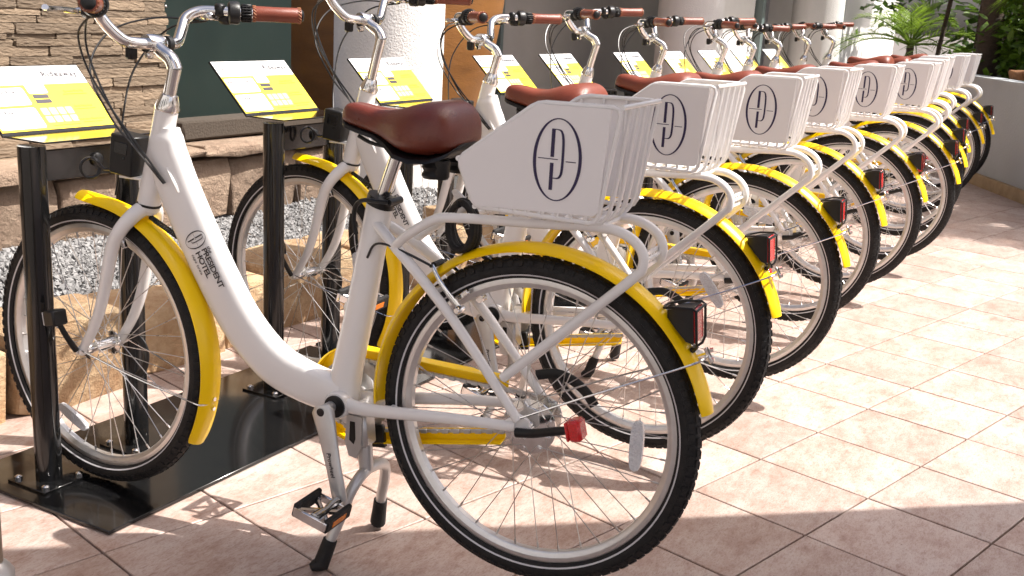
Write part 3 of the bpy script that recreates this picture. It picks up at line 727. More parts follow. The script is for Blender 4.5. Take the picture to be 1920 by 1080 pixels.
    m = MB(); P = []
    for k in range(14*9+1):
        t = k/(14*9); a = 2*math.pi*t*14; c = Vector((.925, .004, .668)).lerp(Vector((.850, .004, .634)), t); P.append(c+Vector((.40, 0, .92))*.0068*math.cos(a)+Vector((0, 1, 0))*.0068*math.sin(a))
    m.tube(P, .0015, 5); m.cyl((.935, .004, .673), (.918, .004, .665), .006, 8); m.cyl((.853, .004, .635), (.842, .004, .630), .007, 8); m.build('steering_spring', M['blackpl'], fr)
    m = MB(); m.lathe([(0, .0255), (.006, .0265), (.028, .0195), (.034, .0175), (.036, .012)], (.8865, 0, .912), STEER_A, 24); steer.append(m.build('headset_cap', M['chrome'], root, True, 40)); m = MB()
    q0 = Vector((.8865, 0, .912)); kink = q0+STEER_A*.098
    m.tube([q0-STEER_A*.07, q0+STEER_A*.06, kink-STEER_A*.006], [(.0136, .0136), (.0136, .0136), (.0146, .0146)], 18)
    m.tube(spline([kink-STEER_A*.010+Vector((-.002, 0, 0)), kink+Vector((.012, 0, .012)), Vector((.897, 0, 1.032)), Vector((.923, 0, 1.048))], 4), [(.0160, .0135), (.0135, .013)], 16, ref=(0, 1, 0), power=2.4)
    m.lathe([(-.022, .0185), (-.019, .020), (.019, .020), (.022, .0185)], (.924, 0, 1.048), (0, 1, 0), 22)
    m.box((.938, 0, 1.026), (.014, .018, .022), Matrix.Rotation(.5, 3, 'Y'), .003)
    st = m.build('stem', M['chrome'], root, True, 40); steer.append(st)
    bar = [(.924, 0, 1.048), (.924, .045, 1.048), (.930, .075, 1.053), (.944, .102, 1.078), (.951, .122, 1.104), (.938, .150, 1.120), (.905, .176, 1.1225), (.86, .210, 1.1225), (.773, .300, 1.125)]
    full = [(x, -y, z) for x, y, z in reversed(bar[1:])]+bar
    m = MB(); m.tube(spline(full, 5), .0122, 16); hb = m.build('handlebar', M['chrome'], root); steer.append(hb)
    for s in (-1, 1):
        e = Vector((.773, s*.300, 1.125)); b = Vector((.86, s*.210, 1.1225)); d = (e-b).normalized()
        b = e-d*.108
        m = MB(); m.lathe([(0, .0165), (.003, .0172), (.050, .0166), (.103, .0172), (.108, .0160)], b, d, 22); gp = m.build('grip', M['leather2'], hb)
        m = MB()
        for rdist in (.004, .104):
            for k in range(16):
                a = 2*math.pi*k/16; U = Vector((0, 0, 1)); U = (U-d*U.dot(d)).normalized(); W = d.cross(U)
                c = b+d*rdist+(U*math.cos(a)+W*math.sin(a))*.0174; tt = (-U*math.sin(a)+W*math.cos(a))
                m.cyl(c-tt*.0028-d*.003, c+tt*.0028+d*.003, .0011, 4)
        m.build('stitching', M['thread'], hb)
        m = MB(); m.lathe([(0, .0135), (.004, .0135), (.007, .010), (.008, .004)], e-d*.001, d, 18); m.build('grip_cap', M['blackpl'], hb)
        m = MB(); m.lathe([(0, .0150), (.004, .0195), (.008, .0150), (.012, .0195), (.016, .0150), (.020, .0195), (.024, .0150)], b-d*.026, d, 20)
        for k in range(18):
            a = 2*math.pi*k/18; U = Vector((0, 0, 1)); U = (U-d*U.dot(d)).normalized(); W = d.cross(U); c = b-d*.013+(U*math.cos(a)+W*math.sin(a))*.018
            m.box(c, (.022, .003, .004), Matrix((d, -U*math.sin(a)+W*math.cos(a), U*math.cos(a)+W*math.sin(a))).transposed(), .0008)
        m.build('twist_ring', M['blackpl'], hb)
        m = MB(); m.lathe([(0, .019), (.004, .025), (.020, .026), (.026, .023)], b-d*.054, d, 22)
        m.box(b-d*.045+Vector((.018, 0, -.012)), (.030, .026, .030), None, .006); m.box(b-d*.068+Vector((.004, 0, .004)), (.022, .022, .030), None, .005)
        m.build('shifter', M['blackpl'], hb)
        m = MB(); pv = b-d*.085+Vector((.028, 0, -.010))
        m.box(pv-Vector((.012, 0, 0)), (.034, .020, .018), None, .004)
        tip = e+Vector((.132, -s*.018, -.016))
        m.tube(spline([pv, pv+Vector((.016, s*.016, -.004)), pv.lerp(tip, .5)+Vector((.014, 0, -.002)), tip, tip+Vector((-.010, s*.012, .002))], 5), [(.0085, .0062)]*10+[(.0066, .0056)]*11, 8, ref=(0, 0, 1))
        m.tube([pv+Vector((.004, -s*.004, 0)), pv+Vector((.018, -s*.026, -.002)), pv+Vector((.022, -s*.036, -.003))], .0042, 10)
        m.build('brake_lever', M['chrome'], hb)
    # handlebar light bracket (small black clamp) under the clamp
    m = MB(); m.box((.946, .040, 1.028), (.020, .022, .030), None, .004); m.build('lamp_clamp', M['blackpl'], hb)
    m = MB(); m.lathe([(-.006, .017), (.006, .017)], (.924, -.040, 1.048), (0, 1, 0), 18); m.build('lamp_clamp', M['blackpl'], hb)
    # cables
    cab = [[(.938, .150, 1.100), (1.005, .105, 1.085), (1.040, .072, 1.02), (1.005, .052, .92), (.945, .040, .835), (.895, .034, .785), (.868, .029, .758)],
           [(.930, .160, 1.098), (1.000, .130, 1.060), (1.025, .085, .985), (.985, .055, .90), (.935, .042, .84), (.890, .036, .792), (.862, .030, .760)],
           [(.938, -.150, 1.100), (1.020, -.100, 1.100), (1.075, -.020, 1.065), (1.060, .050, .985), (.995, .056, .89), (.930, .046, .825), (.880, .034, .775)],
           [(.930, -.165, 1.100), (1.035, -.150, 1.075), (1.085, -.095, .98), (1.065, -.040, .86), (1.030, .000, .77), (1.012, .030, .715)]]
    for c in cab:
        m = MB(); m.tube(spline(c, 8), .0024, 6); steer.append(m.build('control_cable', M['cable'], root))
    # lock box on the head tube
    m = MB(); m.box((.992, 0, .806), (.062, .058, .088), Matrix.Rotation(-.10, 3, 'Y'), .003); lb = m.build('lock_box', M['blackpl'], root)
    m = MB(); m.box((.990, .0292, .822), (.036, .003, .026), Matrix.Rotation(-.10, 3, 'Y'), .001); m.box((.983, .0292, .80), (.006, .004, .006), None, .001); m.build('lock_slot', M['blackgl'], lb)
    m = MB(); m.box((.968, 0, .757), (.085, .032, .006), None, .001); m.box((.945, 0, .745), (.03, .028, .024), None, .004); m.build('lock_bracket', M['white'], lb)
    m = MB(); P = [(1.020, .018, .775), (1.045, .022, .770), (1.062, .03, .79)]
    for k in range(22): a = math.pi*.5+2*math.pi*1.35*k/21; P.append((1.075+.004*k/21+.018*math.cos(a)*.5, .03+.020*math.cos(a), .770+.022*math.sin(a)))
    m.tube(spline(P, 3), .0033, 7); m.build('lock_cable', M['cable'], lb)
    # wheels
    wr = wheel(root, RH, True); wf = wheel(root, FH, False); steer.append(wf)
    # mudguards
    mr = mudguard(root, RH, -8, 165.5, .357); mf = mudguard(root, FH, 82, 209, .354, .010); steer.append(mf)
    m = MB()
    for s in (-1, 1): m.tube(spline([(.010, s*.070, .411), (-.12, s*.060, .478), (-.25, s*.040, .540), (-.305, s*.034, .568)], 3), .0021, 6)
    P = [(-.305+.0*k, 0, 0) for k in range(1)]
    m.tube(spline([(-.305, -.034, .568), (-.316, -.031, .574), (-.3225, -.015, .577), (-.3235, .0, .578), (-.3225, .015, .577), (-.316, .031, .574), (-.305, .034, .568)], 3), .0024, 6)
    m.box((-.3265, 0, .580), (.006, .012, .03), Matrix.Rotation(.5, 3, 'Y'), .001); m.cyl((-.328, 0, .590), (-.334, 0, .592), .0045, 6); m.cyl((-.331, 0, .572), (-.337, 0, .574), .0045, 6)
    m.build('mudguard_stay', M['chrome'], mr)
    m = MB()
    for s in (-1, 1): m.tube(spline([(1.095, s*.066, .350), (.95, s*.060, .320), (.82, s*.040, .292), (.778, s*.034, .283)], 3), .0019, 6)
    m.tube(spline([(.778, -.034, .283), (.764, -.030, .281), (.7545, 0, .279), (.764, .030, .281), (.778, .034, .283)], 3), .0022, 6); m.cyl((.756, 0, .29), (.748, 0, .29), .005, 6); m.cyl((.758, 0, .268), (.750, 0, .267), .005, 6)
    m.build('mudguard_stay', M['chrome'], mf)
    # tail lamp on the rear mudguard
    lr = Matrix.Rotation(R_(6), 3, 'Y')
    m = MB(); c = Vector((-.288, 0, .634))
    vs = []
    for dx, hy, hz, zo in ((.040, .012, .007, .018), (.022, .022, .019, .011), (.002, .028, .030, .002), (-.012, .030, .033, 0)):
        for sy, sz in ((-1, -1), (1, -1), (1, 1), (-1, 1)): vs.append(c+lr @ Vector((dx, sy*hy, sz*hz+zo)))
    m.add(vs, [(3, 2, 1, 0)]+[(i*4+k, i*4+(k+1) % 4, (i+1)*4+(k+1) % 4, (i+1)*4+k) for i in range(3) for k in range(4)]+[(12, 13, 14, 15)])
    tl = m.build('tail_lamp', M['blackpl'], root, True, 30)
    m = MB(); m.box(c+lr @ Vector((-.0135, 0, 0)), (.006, .052, .062), lr, .002); m.build('lamp_lens', M['red'], tl)
    m = MB()
    for s in (-1, 1): m.tube([c+lr @ Vector(p) for p in ((.044, s*.018, .030), (.020, s*.030, .034), (-.012, s*.033, .034), (-.0185, s*.033, .029), (-.0185, s*.032, -.030), (-.016, s*.02, -.040), (-.006, s*.012, -.047))], .0026, 6)
    m.tube([c+lr @ Vector(p) for p in ((.044, -.018, .030), (.047, 0, .030), (.044, .018, .030))], .0026, 6); m.tube([c+lr @ Vector(p) for p in ((-.0185, -.033, .029), (-.0185, .033, .029))], .0026, 6)
    m.cyl(c+lr @ Vector((-.006, -.012, -.047)), c+lr @ Vector((-.006, .012, -.047)), .0055, 8)
    m.build('lamp_guard', M['blackpl'], tl)
    # crank, pedals, chainring, chain, chain guard
    for s, e in ((1, Vector((.378, .098, .166))), (-1, Vector((.482, -.098, .520)))):
        a = BBP+Vector((0, s*.060, 0)); a2 = BBP+Vector((.006 if s > 0 else 0, s*.076, 0)); dr = (e-a2).normalized()
        m = MB(); m.tube([a2-dr*.012, a2, a2+dr*.05, a2+dr*.12, e, e+dr*.010], [(.017, .008), (.0265, .0100), (.0215, .0090), (.0175, .0080), (.0175, .0080), (.010, .006)], 16, ref=(0, 1, 0), power=2.6)
        m.lathe([(-.040*1, .012), (0, .012)], a2, (0, s, 0), 16)
        ca = m.build('crank_arm', M['silver'], root, True, 40)
        m = MB(); m.lathe([(0, .0088), (.0012, .0088), (.0016, .006)], a2+Vector((0, s*.0095, 0)), (0, s, 0), 18); m.build('crank_bolt', M['blackgl'], ca)
        if s > 0:
            tx = MB(); nn_ = (Vector((0, 1, 0))-dr*dr.y).normalized(); put_text(tx, 'Prowheel', .0135, a2+dr*.085+nn_*.0098, dr, nn_.cross(dr), shear=.2); tx.build('lettering', M['inkblack'], ca, False, kind='stuff')
        pc = e+Vector((.006, s*.058, 0)); pr = Matrix.Rotation(R_(-14), 3, 'Y')
        m = MB()
        m.cyl(e, e+Vector((0, s*.10, 0)), .006, 10)
        m.lathe([(0, .013), (.02, .012), (.04, .0085), (.06, .012), (.085, .013)], e+Vector((0, s*.012, 0)), (0, s, 0), 14)
        for x in (-.036, .036): m.box(pc+pr @ Vector((x, 0, 0)), (.008, .092, .022), pr, .002)
        m.box(pc+pr @ Vector((0, s*.044, 0)), (.072, .007, .022), pr, .002); m.box(pc+pr @ Vector((0, -s*.040, 0)), (.072, .006, .018), pr, .002)
        m.tube([pc+pr @ Vector((-.034, -s*.03, 0)), pc, pc+pr @ Vector((.034, s*.03, 0))], .006, 8); m.tube([pc+pr @ Vector((.034, -s*.03, 0)), pc, pc+pr @ Vector((-.034, s*.03, 0))], .006, 8)
        pd = m.build('pedal', M['chrome'], ca, True, 40)
        m = MB()
        for x in (-.037, .037): m = MB(); m.box(pc+pr @ Vector((x, 0, .002)), (.011, .090, .031), pr, .003); m.build('pedal_tread', M['rubber'], ca)
        m = MB(); m.box(pc+pr @ Vector((-.041, 0, 0)), (.004, .05, .014), pr, .001); m.build('pedal_reflector', M['amber'], ca)
    m = MB(); m.lathe([(0, .0235), (.006, .0235), (.007, .014)], BBP+Vector((0, .039, 0)), (0, 1, 0), 24); m.build('bearing_cup', M['blackpl'], root)
    CY = -.046
    m = MB(); n = 76; inner = [(.055*math.cos(2*math.pi*k/n), .055*math.sin(2*math.pi*k/n)) for k in range(n)]
    out = [((.083 if k % 2 else .079)*math.cos(2*math.pi*k/n), (.083 if k % 2 else .079)*math.sin(2*math.pi*k/n)) for k in range(n)]
    for yy in (-.0015, .0015): m.strip(inner, out, BBP+Vector((0, CY+yy, 0)), (1, 0, 0), (0, 0, 1), (0, 1, 0), 0)
    for k in range(5): a = 2*math.pi*k/5+.3; m.box(BBP+Vector((.036*math.cos(a), CY, .036*math.sin(a))), (.056, .005, .016), Matrix.Rotation(-a, 3, 'Y'), .001)
    m.build('chainring', M['alloy'], root, False)
    def stadium(r1, r2, n=40):
        """outline around the chainring (r1) and the rear sprocket (r2), in x,z"""
        C1, C2 = BBP, RH; d = Vector((C2.x-C1.x, C2.z-C1.z)); L_ = d.length; d /= L_; p = Vector((-d.y, d.x)); s_ = (r1-r2)/L_; c_ = math.sqrt(1-s_*s_)
        b = math.asin(s_); P = []
        for k in range(n+1):   # around chainring, from one tangent to the other
            a = (math.pi/2-b)+(math.pi+2*b)*k/n; P.append((C1.x+r1*(d.x*math.cos(a)+p.x*math.sin(a)), C1.z+r1*(d.y*math.cos(a)+p.y*math.sin(a))))
        for k in range(n//2+1):
            a = -(math.pi/2+b)+(math.pi-2*b)*0+ (math.pi-2*b+4*b)*0
            a = -math.pi/2-b+(math.pi+2*b)*0
            t0 = -(math.pi/2-b)+0; t0 = -math.pi/2+(-b); t1 = math.pi/2-b+0
            a = (-math.pi/2-b+2*b) if False else (-(math.pi/2-b)*1.0+(math.pi-2*b)*k/(n//2))
            P.append((C2.x+r2*(d.x*math.cos(a)+p.x*math.sin(a)), C2.z+r2*(d.y*math.cos(a)+p.y*math.sin(a))))
        return P
    loop = stadium(.081, .036); lp = [Vector((a, 0, b)) for a, b in loop]; tot = [0]
    for i in range(len(lp)): tot.append(tot[-1]+(lp[(i+1) % len(lp)]-lp[i]).length)
    m = MB(); nl = int(tot[-1]/.0127); 
    for k in range(nl):
        t = tot[-1]*k/nl; i = max(j for j in range(len(lp)) if tot[j] <= t); f = (t-tot[i])/max(1e-9, tot[i+1]-tot[i]); a = lp[i]; b = lp[(i+1) % len(lp)]
        if (b-a).length < 1e-6: continue
        c = a.lerp(b, f); d = (b-a).normalized(); rot = Matrix((d, Vector((0, 1, 0)), d.cross(Vector((0, 1, 0))))).transposed()
        m.box(c+Vector((0, CY+(.002 if k % 2 else -.0), 0)), (.0145, .008 if k % 2 else .005, .0085 if k % 2 else .007), rot, .001)
    m.build('chain', M['silver'], root, True, kind='stuff')
    def open_loop(r1, r2):
        P = stadium(r1, r2, 48); arc = P[:49]; rear = P[49:]
        def cut(p, q):
            t = (p[0]-.085)/(p[0]-q[0]); return (.085, p[1]+(q[1]-p[1])*t)
        a0, a1 = cut(arc[0], rear[-1]), cut(arc[-1], rear[0])
        return [a0]+arc+[a1]
    o1 = open_loop(.108, .060); i1 = open_loop(.080, .034); i1b = open_loop(.105, .057)
    m = MB(); n = len(o1)
    vs = [(a, CY-.016, b) for a, b in o1]+[(a, CY-.016, b) for a, b in i1]+[(a, CY+.012, b) for a, b in o1]+[(a, CY+.012, b) for a, b in i1b]+[(a, CY-.013, b) for a, b in i1b]+[(a, CY-.013, b) for a, b in i1]
    fs = [(0, n, 5*n, 4*n, 3*n, 2*n), (n-1, 3*n-1, 4*n-1, 5*n-1, 6*n-1, 2*n-1)]
    for i in range(n-1):
        j = i+1
        for A, B in ((0, n), (0, 2*n), (2*n, 3*n), (3*n, 4*n), (4*n, 5*n), (n, 5*n)): fs.append((A+i, A+j, B+j, B+i))
    m.add(vs, fs); m.build('chain_guard', M['yellow'], root, False)
    m = MB(); m.box((.372, -.040, .262), (.034, .012, .050), Matrix.Rotation(.15, 3, 'Y'), .002); m.build('guard_clip', M['blackpl'], root)
    # centre stand
    m = MB(); m.box((.386, .002, .292), (.042, .044, .075), Matrix.Rotation(.10, 3, 'Y'), .006); m.prism([(-.022, .040), (.014, .042), (.018, -.02), (.008, -.050), (-.010, -.052), (-.020, -.030)], (.394, .024, .285), (1, 0, 0), (0, 0, 1), (0, 1, 0), 0, .005)
    m.tube(spline([(.384, 0, .275), (.379, 0, .235), (.375, 0, .200)], 3), [(.018, .016), (.015, .017)], 12)
    near = spline([(.374, -.004, .200), (.376, .026, .190), (.384, .052, .160), (.396, .072, .105), (.410, .090, .055)], 5); farl = spline([(.374, .004, .200), (.372, -.040, .196), (.374, -.075, .180), (.384, -.095, .14), (.398, -.108, .09), (.405, -.114, .065)], 5)
    m.tube(near, [(.0125, .0125), (.0115, .0115)], 12); m.tube(farl, [(.0125, .0125), (.0115, .0115)], 12)
    ks = m.build('kickstand', M['silver'], root, True, 40)
    m = MB(); m.prism([(-.006, .028), (.006, .028), (.007, -.014), (-.004, -.022), (-.008, -.010)], (.394, .0292, .285), (1, 0, 0), (0, 0, 1), (0, 1, 0), 0, .0006); m.build('stand_slot', M['blackpl'], ks)
    for p0, p1, p2 in ((Vector((.407, .087, .066)), Vector((.420, .101, .012)), Vector((.435, .118, .006))), (Vector((.403, -.113, .075)), Vector((.413, -.121, .016)), Vector((.428, -.136, .006)))):
        m = MB(); m.tube([p0, p0.lerp(p1, .5), p1, p1.lerp(p2, .6)+Vector((0, 0, .002)), p2+Vector((0, 0, .002))], [(.0155, .0155), (.0165, .0165), (.018, .018), (.014, .014), (.008, .008)], 14); m.v = [(a, b, max(c, .002)) for a, b, c in m.v]; m.build('stand_foot', M['rubber'], ks)
    # rack
    m = MB()
    for s in (-1, 1):
        m.tube(spline([(.302, s*.036, .700), (.262, s*.054, .733), (.208, s*.060, .768), (.165, s*.060, .778), (0, s*.060, .789), (-.125, s*.060, .797), (-.172, s*.060, .790), (-.202, s*.060, .767), (-.207, s*.060, .738), (-.186, s*.060, .709), (-.06, s*.060, .588), (.046, s*.064, .485)], 6), .0095, 12)
    for x, z in ((.15, .778), (.06, .784), (-.03, .788), (-.12, .796)): m.cyl((x, -.06, z), (x, .06, z), .006, 8)
    m.cyl((-.203, -.055, .742), (-.203, .055, .742), .004, 8)
    rk = m.build('rack', M['white'], root)
    m = MB(); 
    for z in (.728, .752): m.box((-.200, 0, z), (.003, .112, .007), None)
    for y in (-.052, -.03, -.01, .01, .03, .052): m.box((-.200, y, .740), (.003, .006, .024), None)
    m.build('reflector_plate', M['white'], rk, False)
    # basket
    poly = [(-.147, 1.010), (-.014, 1.008), (.128, .903), (.133, .893), (.101, .826), (.093, .819), (-.128, .826), (-.136, .834)]
    BW = .110
    m = MB()
    for s in (-1, 1):
        P = [(-.163, s*BW, 1.013), (-.012, s*BW, 1.011), (.137, s*BW, .898), (.100, s*BW, .815), (-.133, s*BW, .812)]
        pts = []
        for i in range(5):
            a, b, c = Vector(P[i-1]), Vector(P[i]), Vector(P[(i+1) % 5]); pts += [b+(a-b).normalized()*.014, b+((a-b).normalized()+(c-b).normalized())*.004, b+(c-b).normalized()*.014]
        m.tube(pts[:-3]+pts[-3:], .0042 if False else .0044, 8, closed=True)
    for x, z in ((-.163, 1.013), (.137, .898), (.100, .815)): m.cyl((x, -BW, z), (x, BW, z), .0050, 10)
    for y in (-.066, -.022, .022, .066):
        m.tube(spline([(-.164, y, 1.010), (-.155, y, .93), (-.144, y, .845), (-.134, y, .815), (-.112, y, .803), (-.03, y, .802), (.07, y, .806), (.098, y, .818), (.118, y, .858), (.137, y, .898)], 4), .0036, 8)
    for k in range(8):
        x = -.112+.027*k; m.tube(spline([(x, -BW-.004, .838), (x, -BW, .818), (x, -BW+.016, .807), (x, 0, .807), (x, BW-.016, .807), (x, BW, .818), (x, BW+.004, .838)], 3), .0034, 6)
    for x in (-.10, -.055, -.01):
        m.tube([(x, -BW, .83), (x, -BW, 1.01)], .0032, 6)
    bk = m.build('basket', M['white'], root)
    for s in (-1, 1):
        m = MB(); m.prism(poly, (0, s*(BW+.0052), 0), (1, 0, 0), (0, 0, 1), (0, 1, 0), -.002, .002); pn = m.build('side_panel', M['panel'], bk, False)
        m = MB(); emblem(m, Vector((-.056, s*(BW+.0073), .916)), Vector((-s, 0, 0)), Vector((0, 0, 1)), Vector((0, s, 0)), .0715); m.build('emblem', M['ink'], bk, False)
    # coiled lock hanging between rack and seat tube
    m = MB(); P = []
    for k in range(90): a = 2*math.pi*3.2*k/89; P.append((.172+.036*math.cos(a)+.006*math.sin(k*.2), -.012+.030*k/89-.012*math.cos(a), .752+.046*math.sin(a)))
    m.tube(P, .0072, 8); m.build('coil_lock', M['rubber'], root)
    # rim brakes
    for hx, hz, tx, tz, lo in ((.150, .600, .222, .672, 0), (1.000, .600, .975, .665, 1)):
        for s in (-1, 1):
            m = MB(); m.tube(spline([(hx, s*.046, hz), ((hx*.5+tx*.5), s*.046, (hz+tz)/2), (tx, s*.030, tz)], 4), [(.0065, .004), (.004, .003)], 8)
            m.lathe([(-.010, .008), (.010, .008), (.014, .005)], (hx, s*.050, hz), (0, s, 0), 12); m.box((hx+.012*(1-lo)-.002, s*.027, hz+.018), (.045, .011, .011), Matrix.Rotation(.7 if not lo else -1.1, 3, 'Y'), .002)
            ob = m.build('brake_arm', M['chrome'], root)
            if lo: steer.append(ob)
        m = MB(); m.cyl((tx, -.036, tz), (tx, .036, tz), .0035, 8); m.cyl((tx, -.014, tz), (tx, .024, tz), .0062, 8); ob = m.build('brake_bridge', M['blackpl'], root)
        if lo: steer.append(ob)
    m = MB(); m.tube(spline([(.372, .022, .665), (.352, .030, .695), (.318, .040, .702), (.27, .044, .692), (.224, .036, .674)], 5), .0026, 6); m.build('control_cable', M['cable'], root)
    # axle reflectors on black arms
    m = MB(); m.tube(spline([(.006, .078, .388), (-.030, .084, .396), (-.075, .098, .414), (-.112, .108, .428)], 4), [(.0095, .008), (.008, .007)], 10); ra = m.build('reflector_arm', M['blackpl'], root)
    m = MB(); m.box((-.126, .112, .434), (.026, .036, .040), Matrix.Rotation(.25, 3, 'Y'), .005); m.box((-.111, .110, .429), (.006, .034, .036), Matrix.Rotation(.25, 3, 'Y'), .002); m.build('reflector_lens', M['red'], ra)
    m = MB(); m.tube(spline([(1.098, .074, .350), (1.100, .088, .372), (1.106, .100, .398), (1.112, .108, .420)], 4), [(.007, .006), (.006, .0055)], 10); m.box((1.118, .112, .432), (.036, .040, .036), Matrix.Rotation(.2, 3, 'Y'), .004); ra = m.build('reflector_arm', M['blackpl'], root); steer.append(ra)
    m = MB(); m.box((1.1375, .112, .428), (.004, .034, .030), Matrix.Rotation(.2, 3, 'Y'), .001); m.build('reflector_lens', M['clear'], ra)
    m = MB(); m.tube(spline([(.03, -.070, .455), (-.01, -.074, .464), (-.045, -.076, .456), (-.075, -.076, .437), (-.095, -.076, .412)], 5), [(.011, .004)]*21, 8, ref=(0, 1, 0)); m.build('brake_strap', M['blackpl'], root)
    m = MB(); m.tube(spline([(1.10, -.066, .36), (1.055, -.070, .355), (1.035, -.074, .325), (1.045, -.076, .28), (1.075, -.076, .25)], 5), [(.010, .004)]*21, 8, ref=(0, 1, 0)); ob = m.build('brake_strap', M['blackpl'], root); steer.append(ob)
    return root, steer, (wr, wf), me_s

#        x       y      yaw    steer raise saddle
BIKES = [(-.619, -1.197, 95.5, -5.0, .000), (.155, -1.110, 91.0, -4.0, .060), (.849, -1.121, 93.1, .8, .004), (1.663, -1.076, 90.4, 6.5, .036), (2.369, -1.105, 92.4, 3.9, .014),
         (3.098, -1.140, 91.0, 9.0, .020), (3.819, -1.081, 92.6, -4.3, .004), (4.614, -1.000, 91.1, 4.8, .005), (5.266, -1.005, 89.8, .6, .022), (6.056, -.981, 89.6, 7.5, .033)]
bike0, steer0, wheels0, saddle0 = build_bike()
steer_names = {o.name for o in steer0}; raise_names = {o.name for o in steer0 if o.name.split('.')[0] in ('stem', 'handlebar', 'control_cable')}
base_m = {o.name: o.matrix_basis.copy() for o in bike0.children}
wheel_names = [w.name for w in wheels0]
def pose(children, names, st_, rs, i):
    T0 = Matrix.Translation(STEER_P) @ Matrix.Rotation(R_(st_), 4, STEER_A) @ Matrix.Translation(-STEER_P)
    for c, nm in zip(children, names):
        mm = base_m[nm].copy()
        if nm in wheel_names and i: mm = mm @ Matrix.Rotation(R_(37*i+(90 if nm == wheel_names[1] else 0)), 4, 'Y')
        if nm in raise_names: mm = Matrix.Translation(STEER_A*rs) @ mm
        if nm in steer_names: mm = T0 @ mm
        if i > 1 and nm in (saddle0.name, 'seat_post'): mm = Matrix.Translation(Vector((-.31, 0, .95))*((i*7) % 5-2)*.006) @ mm
        c.matrix_basis = mm
kids0 = list(bike0.children); names0 = [c.name for c in kids0]
dark = saddle0.data.copy(); dark.materials[0] = M['leather']  # nearest saddle takes the darker leather copy, standing in for shade
for i, (x, y, yaw, st_, rs) in enumerate(BIKES):
    if i == 0: b = bike0; kids = kids0
    else:
        b = bike0.copy(); COL.objects.link(b); kids = [copy_tree(c, b) for c in kids0]
    b.location = (x, y, .002); b.rotation_euler = (0, 0, R_(yaw))
    lab = ('white bicycle with yellow mudguards and brown saddle painted darker for shade, largest and nearest of the row' if i == 0 else
           'white bicycle with yellow mudguards and rear basket, %s of ten from the camera' % ORD[i].replace('tenth and farthest', 'last and farthest'))
    tag(b, lab, 'bicycle', 'hire bicycles parked in a row')
    pose(kids, names0, st_, rs, i)
for c in bike0.children:
    if c.name == saddle0.name: c.data = dark

# ------------------------------------------------------------------ planter, palms and shrubs at the far end
PD = Vector((math.cos(R_(29)), math.sin(R_(29)), 0)); PN = Vector((PD.y, -PD.x, 0))   # along the face, and into the bed
PF = Vector((6.21, -1.57, 0))
def planter_pt(a, d, z): p = PF+PD*a+PN*d; return Vector((p.x, p.y, z))
def build_planter():
    def slab(name, a0, a1, d0, d1, z0, z1, m, parent=None):
        q = MB(); P = [planter_pt(a0, d0, z0), planter_pt(a1, d0, z0), planter_pt(a1, d1, z0), planter_pt(a0, d1, z0)]; P += [Vector((p.x, p.y, z1)) for p in P]
        q.add(P, [(3, 2, 1, 0), (4, 5, 6, 7), (0, 1, 5, 4), (1, 2, 6, 5), (2, 3, 7, 6), (3, 0, 4, 7)]); return q.build(name, m, parent, False)
    w = slab('planter', -1.5, 4.2, .02, 3.6, 0, .74, M['soil']); tag(w, 'long raised planter with grey rendered wall at the far end of the forecourt', 'planter')
    slab('planter_wall', -1.5, 4.25, 0.0, .16, .085, .80, M['planter'], w)
    slab('planter_coping', -1.5, 4.27, -.012, .175, .80, .825, M['planter'], w)
    x = -1.5
    while x < 4.2:
        l = rnd.uniform(.25, .4); slab('plinth_stone', x, x+l-.005, -.03-rnd.uniform(0, .012), .15, .0, .09, M['plinth'], w); x += l
    for k, (a, d, s_, lab) in enumerate(((.98, .30, .13, 'rust-brown boulder on the planter edge beside the farthest basket'), (.42, .36, .16, 'large mossy brown boulder in the planter, middle of three'), (-.02, .26, .14, 'rust-brown boulder on the planter at the right edge of the picture'))):
        o = rough_block('boulder', planter_pt(a, d, .80+s_*.25), (s_*1.5, s_*1.2, s_*.95), M['rock'] if k != 1 else M['moss'], None, 50+k, .02, .6+k, 3)
        sub = o.modifiers.new('round', 'SUBSURF'); sub.levels = 1; sub.render_levels = 2; tag(o, lab, 'boulder', 'boulders on the planter')
build_planter()

def frond(mb, base, az, length, rise, droop, nl=26, ll=.22, lw=.011, r=None, vee=.5):
    """arching feather frond: midrib tube plus two rows of narrow leaflets"""
    d = Vector((math.cos(az), math.sin(az), 0)); up = Vector((0, 0, 1)); side = Vector((-d.y, d.x, 0)); P = []
    for k in range(11):
        t = k/10; P.append(base+d*length*(t*math.cos(rise)*(1-.12*t*t))+up*length*(t*math.sin(rise)-droop*t*t))
    mb.tube(P, [.007*length/.6, .0015], 5)
    for k in range(nl):
        t = .14+.86*(k+.5)/nl; i = min(int(t*10), 9); p = P[i].lerp(P[i+1], t*10-i); tg = (P[i+1]-P[i]).normalized(); nn = side.cross(tg)*-1
        if nn.z < 0: nn = -nn
        L_ = ll*(math.sin(math.pi*min(1, .16+t*.84))**.6)*r.uniform(.85, 1.1)
        for s in (-1, 1):
            a = (side*s*(.95-.35*t)+tg*(.45+.7*t)+nn*vee*r.uniform(.2, .8)).normalized(); w = lw*(.6+.4*math.sin(math.pi*t))
            q = tg*w; m_ = p+a*L_*.55+up*-.02*L_; e = p+a*L_-up*(.10+.12*t)*L_
            mb.add([p-q*.4, p+q*.4, m_+q*.9, m_-q*.9, e], [(0, 1, 2, 3), (3, 2, 4)])
